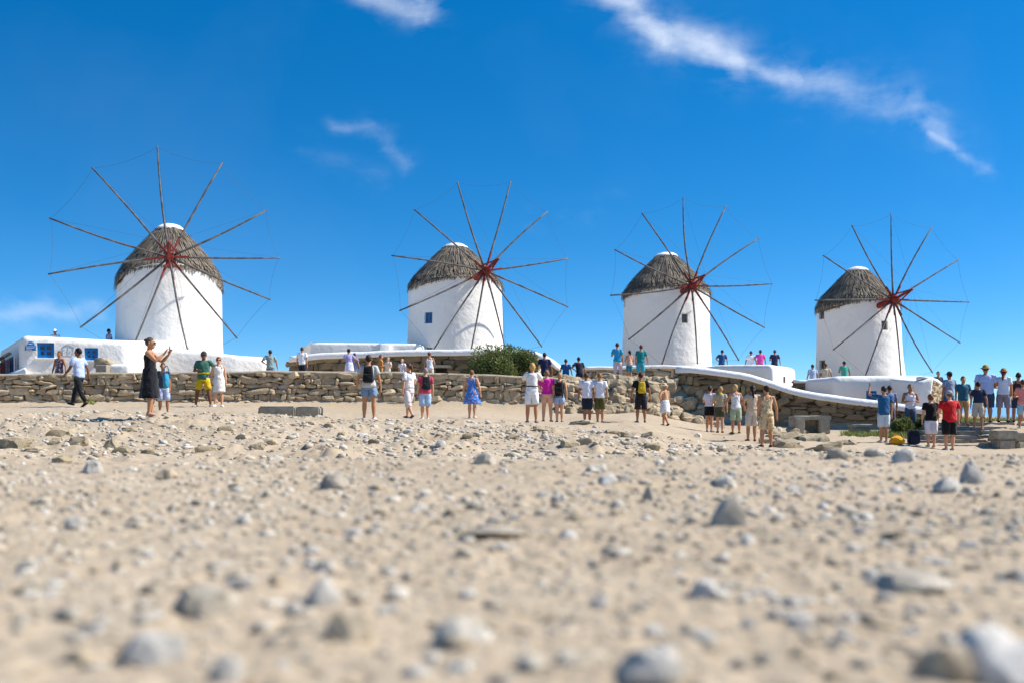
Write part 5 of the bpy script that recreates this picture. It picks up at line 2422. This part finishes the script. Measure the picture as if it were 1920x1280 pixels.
def held_phone(rec, label, hexs='#17181b', size=(.075, .012, .15), name='phone'):
    A = rec['A']
    p = (A[-1][2] + A[-1][5] * .06 * rec['S'] + A[1][2] + A[1][5] * .06 * rec['S']) / 2 + V3(0, .02, .01)
    m = MB()
    m.box((0, 0, 0), size)
    root = empty(name, to_world(rec, p), rec['root'].rotation_euler.z)
    tag(root, label, name)
    o = m.build('case', simple_mat('device_black', '#17181b', '#232427', 6, .4), root)
    bevel_mesh(o.data, min(size) * .2, 2)
    m = MB()
    m.box((0, -size[1] * .5 - .001, 0), (size[0] * .9, .002, size[2] * .92))
    m.build('screen', simple_mat('device_screen', '#20262c', '#11151a', 3, .12, spec=.6), root)
    return root


# --- front row, left to right
person(148, 29.5, 651, 760, yaw=82, arms=('fore', 'back'), legs=('stride_b', 'stride_f'), sk=BROWN, hair=('short', '#17120f'), top=('tee', '#b9c6e6'), bottom=('trousers', '#16171b'), shoes='#1a1a1c', gender='m',
       label='man in pale blue shirt and black trousers striding left along the wall', face=True)
lady = person(281, 21, 632, 787, yaw=-78, arms=('photo', 'photo'), legs=('stand', 'relax'), sk=TAN, hair=('bun', '#57483b'), top=('strapdress', '#101218', .235, .035), bottom=None, shoes='#c79a80', label='woman in a black strap dress photographing with raised arms', glasses=True, face=True, build=1.08)
held_phone(lady, 'black phone held up by the woman in the black dress')
kid = person(307, 24.5, 679, 767, yaw=-150, arms=('down', 'down'), legs=('stand', 'stand'), sk=OLIVE, hair=('short', '#2b2320'), top=('tee', '#3d4654'), bottom=('shorts', '#b9c3dd', 1.05), shoes='#3a4757', label='child in dark top and pale shorts half hidden behind the woman in black')
m = MB()
m.tube([(0, 0, .16), (0, 0, .13), (0, 0, -.02), (0, 0, -.17), (0, 0, -.19)], [(.05, .03), (.10, .05), (.13, .07), (.12, .06), (.06, .03)], 12)
bagr = empty('shoulder_bag', P(312, 712, 24.2))
tag(bagr, 'teal shoulder bag carried by the half-hidden child', 'bag')
m.build('pouch', fabric('#2a8fae'), bagr, True)
m = MB()
m.tube([(-.06, .02, .14), (-.07, .05, .30), (-.02, .10, .36), (.03, .06, .27), (.06, .03, .14)], .014, 6)
m.build('strap', fabric('#1f6f88'), bagr, True)
r = person(381, 30, 657, 765, yaw=176, arms=('hip', 'front'), legs=('wide', 'wide'), sk=BROWN, hair=('short', '#1d1917'), top=('tee', '#3f6e5c'), bottom=('shorts', '#d8b51f', .78), shoes='#a39a9c', gender='m',
           label='man in green shirt and bright yellow shorts standing legs apart', hat=('cap', '#3b3836'), face=True, extras=(('belt', '#cbb12a'),))
person(411, 29.6, 668, 766, yaw=-168, arms=('down', 'down'), legs=('close', 'relax'), sk=PALE, hair=('bob', '#8c4a2c'), top=('dress', '#ece4d8', .30, .012), bottom=None, shoes='#efe9e2', label='red-haired woman in a cream white dress beside the man in yellow shorts', face=True, glasses=True)
r = person(692, 25.5, 664, 787, yaw=3, arms=('away', 'away'), legs=('stand', 'stand'), sk=TAN, hair=('bun', '#3a271b'), top=('tee', '#c9c6c0'), bottom=('shorts', '#7d93ad', .62), shoes='#efeeee', label='tourist in grey shirt and denim shorts wearing a black backpack', build=1.05)
backpack(r, '#14151a', 'large black backpack worn over a grey shirt', .96)
person(767, 28.5, 680, 785, yaw=38, arms=('down', 'front'), legs=('step_b', 'step_f'), sk=PALE, hair=('pony', '#6b4630'), top=('tee', ('#f0eeea', 'spots', '#c99f96', '#efeeea'), .56), bottom=('shorts', '#e6d8d0', 1.25), shoes='#5a4f57', label='woman in printed white top and pale cropped trousers walking left')
r = person(797, 29, 688, 784, yaw=4, arms=('down', 'down'), legs=('close', 'close'), sk=PALE, hair=('short', '#8f8a83'), top=('tee', '#c2485a'), bottom=('shorts', '#a9c3dd', 1.0), shoes='#e9e4e0', label='grey-haired person in pink red top and pale blue shorts', build=1.08)
backpack(r, '#191a22', 'small black backpack on the grey-haired person in pink red', .95)
person(885, 31, 692, 784, yaw=-6, arms=('away', 'away'), legs=('close', 'close'), sk=PALE, hair=('bun', '#7c5336'), top=('dress', ('#3f7fcf', 'floral', '#a9c8ee', '#d9785f'), .30, .05), bottom=None, shoes='#d7c3b0', label='woman in a blue floral sundress facing the wall', build=1.1)
r = person(997, 27, 679, 793, yaw=-8, arms=('photo', 'photo'), legs=('stand', 'stand'), sk=TAN, hair=('bob', '#c99f5f'), top=('tee', '#efe9e0', .58), bottom=('shorts', '#f4f3f1', .80), shoes='#7d7772', label='blonde woman in white top and white shorts with both arms raised', extras=(('belt', '#4b2e3a'),))
held_phone(r, 'dark camera held up by the blonde woman in white', size=(.13, .05, .08), name='camera')
person(1026, 31, 692, 785, yaw=5, arms=('front', 'down'), legs=('stand', 'stand'), sk=PALE, hair=('bob', '#8b6844'), top=('tee', '#d8259a', .53), bottom=('shorts', '#dfae92', .55), shoes='#77706a', label='woman in a bright magenta top and peach shorts')
r = person(1049, 31, 697, 785, yaw=-4, arms=('down', 'down'), legs=('close', 'close'), sk=PALE, hair=('bob', '#b98f5e'), top=('tank', '#17171c'), bottom=('shorts', '#9fb6d6', .5), shoes='#6b6a66', label='fair-haired woman in black tank top and short denim shorts')
backpack(r, '#17171d', 'black backpack on the woman in denim shorts', .82)
person(1101, 32, 697, 788, yaw=2, arms=('down', 'down'), legs=('close', 'close'), sk=OLIVE, hair=('short', '#5d3b26'), top=('tee', '#eceaf0'), bottom=('shorts', '#222b3a', .95), shoes='#26262a', gender='m', label='person in white shirt and navy black shorts, left of a matching pair')
person(1125, 32, 698, 789, yaw=-3, arms=('pocket', 'down'), legs=('close', 'close'), sk=TAN, hair=('short', '#96693f'), top=('tee', '#f1eff2'), bottom=('shorts', '#5d5a2e', .95), shoes='#2a2826', gender='m', label='person in white shirt and olive green shorts')
r = person(1202, 31, 697, 796, yaw=1, arms=('away', 'away'), legs=('stand', 'stand'), sk=OLIVE, hair=('short', '#3a2320'), top=('tee', '#141317'), bottom=('shorts', '#232227', 1.0), shoes='#5d6068', gender='m', label='man in black shirt and black shorts wearing a yellow backpack', build=1.06)
backpack(r, '#c9a91c', 'bright yellow backpack on the man in black', .85, trim='#b3951a')
person(1247, 32.3, 717, 799, yaw=30, arms=('hip', 'down'), legs=('step_b', 'step_f'), sk=TAN, hair=('bob', '#a98b62'), top=('tank', '#c8a27c'), bottom=('skirt', '#e9e6e2', .33), shoes='#4b4037', label='woman in beige top and white skirt walking with a straw hat', hat=('sun', '#d9c39a'), lean=.08)
person(1330, 33.4, 722, 810, yaw=-30, arms=('chest', 'down'), legs=('close', 'close'), sk=PALE, hair=('bob', '#3f2c22'), top=('tee', '#e4dfe4', .56), bottom=('shorts', '#131318', .6), shoes='#6b5d6b', label='woman in white top and black shorts, leftmost of the five by the rocks')
person(1350, 33, 723, 812, yaw=-20, arms=('front', 'down'), legs=('close', 'close'), sk=PALE, hair=('bob', '#b5875c'), top=('tee', '#b2a488', .56), bottom=('shorts', '#4b4d37', .65), shoes='#5c4a3d', label='woman in khaki with a yellow scarf across her chest', extras=(('scarf', '#d9c02c'),))
person(1380, 31.4, 719, 814, yaw=6, arms=('side', 'side'), legs=('stand', 'stand'), sk=TAN, hair=('bob', '#c9a468'), top=('tank', '#dcd8d6'), bottom=('shorts', '#a9b795', .95), shoes='#4c4640', label='blonde woman in white tank top and pale green shorts')
person(1410, 28.6, 721, 828, yaw=-14, arms=('hip', 'down'), legs=('stand', 'close'), sk=TAN, hair=('long', '#2c1c16'), top=('tee', '#d2b89c', .56), bottom=('shorts', '#d9c6b0', .95), shoes='#5f4636', label='long-haired woman in beige shirt and beige shorts')
person(1437, 26.5, 721, 838, yaw=-8, arms=('down', 'away'), legs=('stand', 'stand'), sk=TAN, hair=('bun', '#3f2519'), top=('tank', ('#c9ad86', 'floral', '#8a6a45', '#e3cfaa')), bottom=('shorts', ('#d3b98f', 'floral', '#c98a3c', '#e9dcc0'), .9), shoes='#4c3326', label='woman in a floral beige playsuit, nearest of the five by the rocks', build=1.06)
r = person(1657, 29, 722, 828, yaw=6, arms=('high', 'down'), legs=('close', 'close'), sk=TAN, hair=('short', '#3b2a20'), top=('tee', '#1d5b86', .49), bottom=('shorts', '#c9d4d8', .95), shoes='#cfcac4', gender='m', label='man in a blue shirt and pale shorts holding one arm up')
person(1668, 33.6, 717, None, h=1.62, yaw=-20, arms=('down', 'down'), sk=OLIVE, hair=('short', '#3d2a20'), top=('tee', '#7b87a8'), bottom=('shorts', '#4a5162', 1.0), gender='m', label='person in a blue grey shirt behind the man in blue')
person(1707, 32.6, 724, None, h=1.64, yaw=178, arms=('front', 'front'), legs=('stand', 'stand'), sk=OLIVE, hair=('short', '#5d4a3b'), top=('tank', '#e9e6ec'), bottom=('trousers', '#4f5f72'), label='person in white sleeveless top facing the camera by the shrub', gender='m', face=True)
person(1746, 28.8, 737, 842, yaw=-4, arms=('down', 'down'), legs=('close', 'close'), sk=PALE, hair=('bob', '#6f4d30'), top=('tee', '#111219', .50), bottom=('shorts', '#e7e6ee', 1.05), shoes='#c9b09c', label='woman in black shirt and white shorts at the foot of the steps', build=1.1)
person(1780, 28.4, 731, 842, yaw=2, arms=('front', 'down'), legs=('close', 'close'), sk=PALE, hair=('short', '#6b5c50'), top=('tee', '#c4161c', .48), bottom=('shorts', '#15151a', .98), shoes='#b9a595', gender='m', label='man in a red shirt, black shorts and grey cap', hat=('cap', '#a89fa6'), build=1.16)
# --- on and behind the steps
person(1779, 34.5, 690, None, h=1.72, zfeet=-.62, yaw=4, arms=('down', 'down'), sk=OLIVE, hair=('short', '#2c231e'), top=('tee', '#8f9bb0'), bottom=('trousers', '#3f5f86'), gender='m', label='man in grey shirt and blue jeans behind the man in red', hat=('cap', '#2c2f33'))
person(1759, 45.5, 695, None, h=1.62, zfeet=Zp(695, 45.5) - 1.62, yaw=170, sk=OLIVE, hair=('short', '#6b3f2c'), top=('tee', '#3a3f4c'), bottom=('shorts', '#3a3f4c', 1.0), label='red-haired person peeking above the rubble gable', face=True)
person(1806, 31.9, 704, 795, zfeet=-.70, yaw=176, arms=('down', 'down'), legs=('stand', 'stand'), sk=TAN, hair=('short', '#3a241b'), top=('tee', '#2f6377'), bottom=('trousers', '#c29a66'), shoes='#6b4c38', gender='m', label='person in teal shirt and tan trousers on the steps', face=True)
person(1834, 31.3, 714, 803, zfeet=-.83, yaw=-5, arms=('down', 'away'), legs=('stand', 'stand'), sk=TAN, hair=('bun', '#2a1b18'), top=('tee', '#26314a', .56), bottom=('shorts', '#c8b9a2', .95), shoes='#a98e75', label='dark-haired child in navy top and beige shorts on the steps')
person(1850, 32.4, 683, 790, zfeet=-.64, yaw=-10, arms=('down', 'front'), legs=('close', 'close'), sk=TAN, hair=('short', '#5c4530'), top=('tee', '#b7c8ee', .50), bottom=('shorts', '#2f4a66', .98), shoes='#1f2024', gender='m', label='tall man in pale blue shirt and straw hat at the top of the steps', hat=('sun', '#a8903e'), build=1.12)
person(1881, 32.2, 689, 790, zfeet=-.62, yaw=-28, arms=('front', 'down'), legs=('stand', 'relax'), sk=TAN, hair=('long', '#6b3b2a'), top=('tee', '#dfe4ee', .52), bottom=('shorts', '#8d8794', .95), shoes='#1f2024', label='person in white shirt and brown hat beside the tall man', hat=('brim', '#a8793c'), lean=.06)
person(1908, 32.6, 697, 788, zfeet=-.62, yaw=-30, arms=('down', 'front'), legs=('stand', 'stand'), sk=OLIVE, hair=('short', '#241a17'), top=('tank', '#33242a'), bottom=('shorts', '#2a3550', .9), shoes='#2a2622', gender='m', label='dark-haired person in dark vest near the right edge')
person(1919, 30.6, 710, None, zfeet=-.78, yaw=-20, arms=('front', 'down'), legs=('stand', 'stand'), sk=TAN, hair=('short', '#5a3626'), top=('tee', '#ec8f84'), bottom=('shorts', '#a9c3c9', .9), label='person in a salmon pink shirt cut by the right edge')
# --- behind the long wall
person(111, 36.2, 657, None, h=1.62, zfeet=Zp(657, 36.2) - 1.62, yaw=178, arms=('away', 'away'), sk=OLIVE, hair=('short', '#6b4a33'), top=('tank', ('#5b4a5e', 'floral', '#a58a98', '#e0d3cf')), bottom=('shorts', '#5d615c', .95), label='woman in patterned vest and grey shorts below the blue window', face=True)
person(4, 43.5, 668, None, h=1.65, zfeet=Zp(668, 43.5) - 1.65, yaw=-90, arms=('down', 'down'), sk=OLIVE, hair=('short', '#3a2119'), top=('tee', '#8c4a44'), bottom=('trousers', '#5f7fae'), label='person in dull red top at the left edge by the shop')
person(104, 51, 617, None, h=1.68, zfeet=Zp(617, 51) - 1.68, yaw=170, sk=OLIVE, hair=('short', '#3a2c22'), top=('tee', '#efefef'), bottom=('shorts', '#33405a', .9), gender='m', label='person in white shirt and white cap above the house roof', hat=('cap', '#eceae6'))
person(204, 51, 616, None, h=1.66, zfeet=Zp(616, 51) - 1.66, yaw=-40, arms=('front', 'front'), sk=OLIVE, hair=('short', '#33241c'), top=('tee', ('#d9c9d4', 'floral', '#b04a58', '#f0e6ea')), bottom=('shorts', '#33405a', .9), label='person in red and white patterned shirt above the house roof')
person(507, 45, 655, None, h=1.68, zfeet=Zp(655, 45) - 1.68, yaw=8, arms=('hip', 'away'), sk=OLIVE, hair=('short', '#2a2019'), top=('tee', '#93a59e'), bottom=('shorts', '#69738a', .9), gender='m', label='man in grey green shirt standing alone against the sky by the wall end')
person(567, 47, 650, None, h=1.66, zfeet=Zp(650, 47) - 1.66, yaw=-6, arms=('down', 'down'), sk=TAN, hair=('short', '#4b301f'), top=('tee', '#f3f3f4'), bottom=('shorts', '#1d2638', .95), gender='m', label='man in white shirt and navy shorts before the upper wall end')
person(655, 46.5, 653, None, h=1.64, zfeet=Zp(653, 46.5) - 1.64, yaw=20, arms=('front', 'hip'), sk=TAN, hair=('bun', '#241a18'), top=('tee', '#a7a2cf'), bottom=('skirt', '#dcdcf0', .36), label='dark-haired woman in lilac top and white skirt by the upper wall')
person(664, 47.2, 661, None, h=1.45, zfeet=Zp(661, 47.2) - 1.45, yaw=-10, arms=('down', 'away'), sk=TAN, hair=('short', '#33302f'), top=('tee', '#8d93b3'), bottom=('shorts', '#8fa0b8', .9), label='smaller person close behind the woman in lilac')
person(714, 47, 664, None, h=1.5, zfeet=Zp(664, 47) - 1.5, yaw=-60, arms=('front', 'front'), sk=TAN, hair=('short', '#5f4a4f'), top=('tee', '#c9873f'), bottom=('shorts', '#8d7d6a', .9), label='person in orange brown top by the upper wall behind the backpacker')
person(727, 46.4, 669, None, h=1.35, zfeet=Zp(669, 46.4) - 1.35, yaw=150, arms=('front', 'down'), sk=PALE, hair=('short', '#c2a98c'), top=('tee', '#e3d8c4'), bottom=('shorts', '#d8cdb8', .9), label='child in cream clothes beside the person in orange')
person(755, 46.6, 672, None, h=1.35, zfeet=Zp(672, 46.6) - 1.35, yaw=160, arms=('down', 'down'), sk=PALE, hair=('short', '#cbb9a2'), top=('tee', ('#e9e6ea', 'spots', '#9aa0b8', '#e9e6ea')), bottom=('shorts', '#c9cbd8', .9), label='fair child in spotted white top by the upper wall')
person(806, 46, 659, None, h=1.62, zfeet=Zp(659, 46) - 1.62, yaw=-12, arms=('down', 'front'), sk=TAN, hair=('short', '#6b3f28'), top=('tank', '#e4e4ec'), bottom=('trousers', '#cbbfae'), label='person in white vest and beige trousers beside the dark wall opening')
person(1022, 41, 660, None, h=1.66, zfeet=Zp(660, 41) - 1.66, yaw=6, arms=('away', 'away'), sk=OLIVE, hair=('short', '#2a2222'), top=('tee', '#1f2750'), bottom=('shorts', '#1b2036', .9), gender='m', label='man in dark navy shirt standing by the bush')
person(1008, 42.3, 673, None, h=1.5, zfeet=Zp(673, 42.3) - 1.5, yaw=20, sk=PALE, hair=('short', '#b79a7a'), top=('tee', '#e8dccd'), bottom=('shorts', '#b9a98f', .9), label='child in a cream top between bush and navy man')
person(1061, 40.5, 672, None, h=1.36, zfeet=Zp(672, 40.5) - 1.36, yaw=-4, arms=('away', 'away'), sk=OLIVE, hair=('short', '#3a3230'), top=('tee', '#23588f'), bottom=('shorts', '#174a55', 1.0), gender='m', label='boy in blue shirt and dark teal shorts on the terrace edge')
person(1087, 40.5, 668, None, h=1.42, zfeet=Zp(668, 40.5) - 1.42, yaw=24, arms=('hip', 'away'), sk=OLIVE, hair=('short', '#2a2326'), top=('tee', '#1b2236'), bottom=('shorts', '#1d2740', 1.0), gender='m', label='boy in dark navy beside the boy in blue on the terrace edge', lean=.1)
person(1158, 45, 642, 711, yaw=-10, arms=('chest', 'down'), legs=('stand', 'relax'), sk=TAN, hair=('short', '#3a2a26'), top=('tee', '#33a3cf', .50), bottom=('trousers', '#dccdd4'), shoes='#d9cfc8', label='person in sky blue shirt and pale trousers on the terrace')
person(1180, 44.6, 656, 711, yaw=4, arms=('front', 'front'), legs=('close', 'close'), sk=TAN, hair=('pony', '#33211c'), top=('tank', '#d7a98f'), bottom=('shorts', '#1f8199', .8), shoes='#c99a5f', label='girl with ponytail and teal shorts between two people in turquoise')
person(1201, 45, 646, 711, yaw=-6, arms=('down', 'away'), legs=('stand', 'relax'), sk=TAN, hair=('short', '#5a2f24'), top=('tee', '#178a8c'), bottom=('shorts', '#3aa9bd', 1.05), shoes='#b98f8f', label='person in teal green shirt and turquoise shorts on the terrace', gender='m')
# --- far, by the third and fourth mills
for (px, d, hy, top_, bot_, hr, yaw_, lab) in (
        (1353, 54, 655, '#1d4a80', '#182338', '#2a2020', 5, 'man in dark blue shirt behind the white box house, nearest the third windmill'),
        (1407, 54.5, 657, '#eef0f4', '#22242a', '#4a3a32', -8, 'person in white shirt above the white box house'),
        (1425, 54.2, 655, '#e04aa5', '#c33a8c', '#3a2a28', 6, 'person in hot pink shirt above the white box house'),
        (1452, 54, 655, '#252a48', '#20253c', '#5a3a34', -5, 'person in dark navy above the corner of the white box house'),
        (1524, 50, 682, '#a9bcd8', '#d88a94', '#4a3830', 10, 'person in pale blue top behind the stone parapet'),
        (1547, 50.2, 680, '#cfc0a4', '#8c3040', '#5c3a2c', -12, 'person in cream and dark red by the mill door'),
        (1584, 50, 676, '#4fae96', '#2d6a70', '#1f1c1f', 4, 'person in mint green shirt below the fourth windmill')):
    person(px, d, hy, None, h=1.62, zfeet=Zp(hy, d) - 1.62, yaw=yaw_, arms=random.choice((('away', 'away'), ('hip', 'away'), ('front', 'away'))), sk=OLIVE, hair=('short', hr), top=('tee', top_), bottom=('shorts', bot_, .95), label=lab, gender='m')


def finish_bodies():
    bpy.context.view_layer.update()
    dg = bpy.context.evaluated_depsgraph_get()
    for body, ex in BODIES:
        me = bpy.data.meshes.new_from_object(body.evaluated_get(dg))
        body.modifiers.clear()
        bm = bmesh.new()
        bm.from_mesh(me)
        vs = [bm.verts.new(v) for v in ex.v]
        for f in ex.f:
            try:
                bm.faces.new([vs[i] for i in f])
            except ValueError:
                pass
        bmesh.ops.recalc_face_normals(bm, faces=bm.faces)
        bm.to_mesh(me)
        bm.free()
        me.polygons.foreach_set('use_smooth', [True] * len(me.polygons))
        if len(me.materials) == 0:
            me.materials.append(body.data.materials[0])
        body.data = me


finish_bodies()

# bags left on the ground near the steps
g = P(1681, 829, 28.6)
g.z = gz(g.x, g.y)
root = empty('yellow_bag', g)
tag(root, 'crumpled orange yellow bag lying on the ground by the man in blue', 'bag')
bm = bmesh.new()
bmesh.ops.create_icosphere(bm, subdivisions=3, radius=.5)
for v in bm.verts:
    v.co += mnoise.noise_vector(v.co * 3.1) * .16
    v.co = Vector((v.co.x * .42, v.co.y * .3, (v.co.z + .42) * .27))
me = bpy.data.meshes.new('sack')
bm.to_mesh(me)
bm.free()
obj('sack', me, root, fabric('#d99a1c'), None, True)
m = MB()
m.tube([(-.1, 0, .2), (-.05, .05, .30), (.06, .04, .29), (.1, 0, .19)], .012, 6)
m.build('handle', fabric('#c7861a'), root, True)
g = P(1713, 832, 28.9)
g.z = gz(g.x, g.y)
root = empty('dark_rucksack', g)
tag(root, 'dark rucksack standing on the ground left of the woman in white shorts', 'bag')
m = MB()
m.box((0, 0, .2), (.34, .24, .40))
o = m.build('sack', fabric('#1d2030'), root)
bevel_mesh(o.data, .08, 3)
smooth_by_angle(o.data, 60)
m = MB()
m.box((0, -.13, .13), (.24, .06, .2))
o = m.build('pocket', fabric('#23263a'), root)
bevel_mesh(o.data, .02, 2)
m = MB()
m.tube([(-.06, 0, .39), (-.05, 0, .45), (.05, 0, .45), (.06, 0, .39)], .012, 6)
m.build('handle', fabric('#15161c'), root, True)
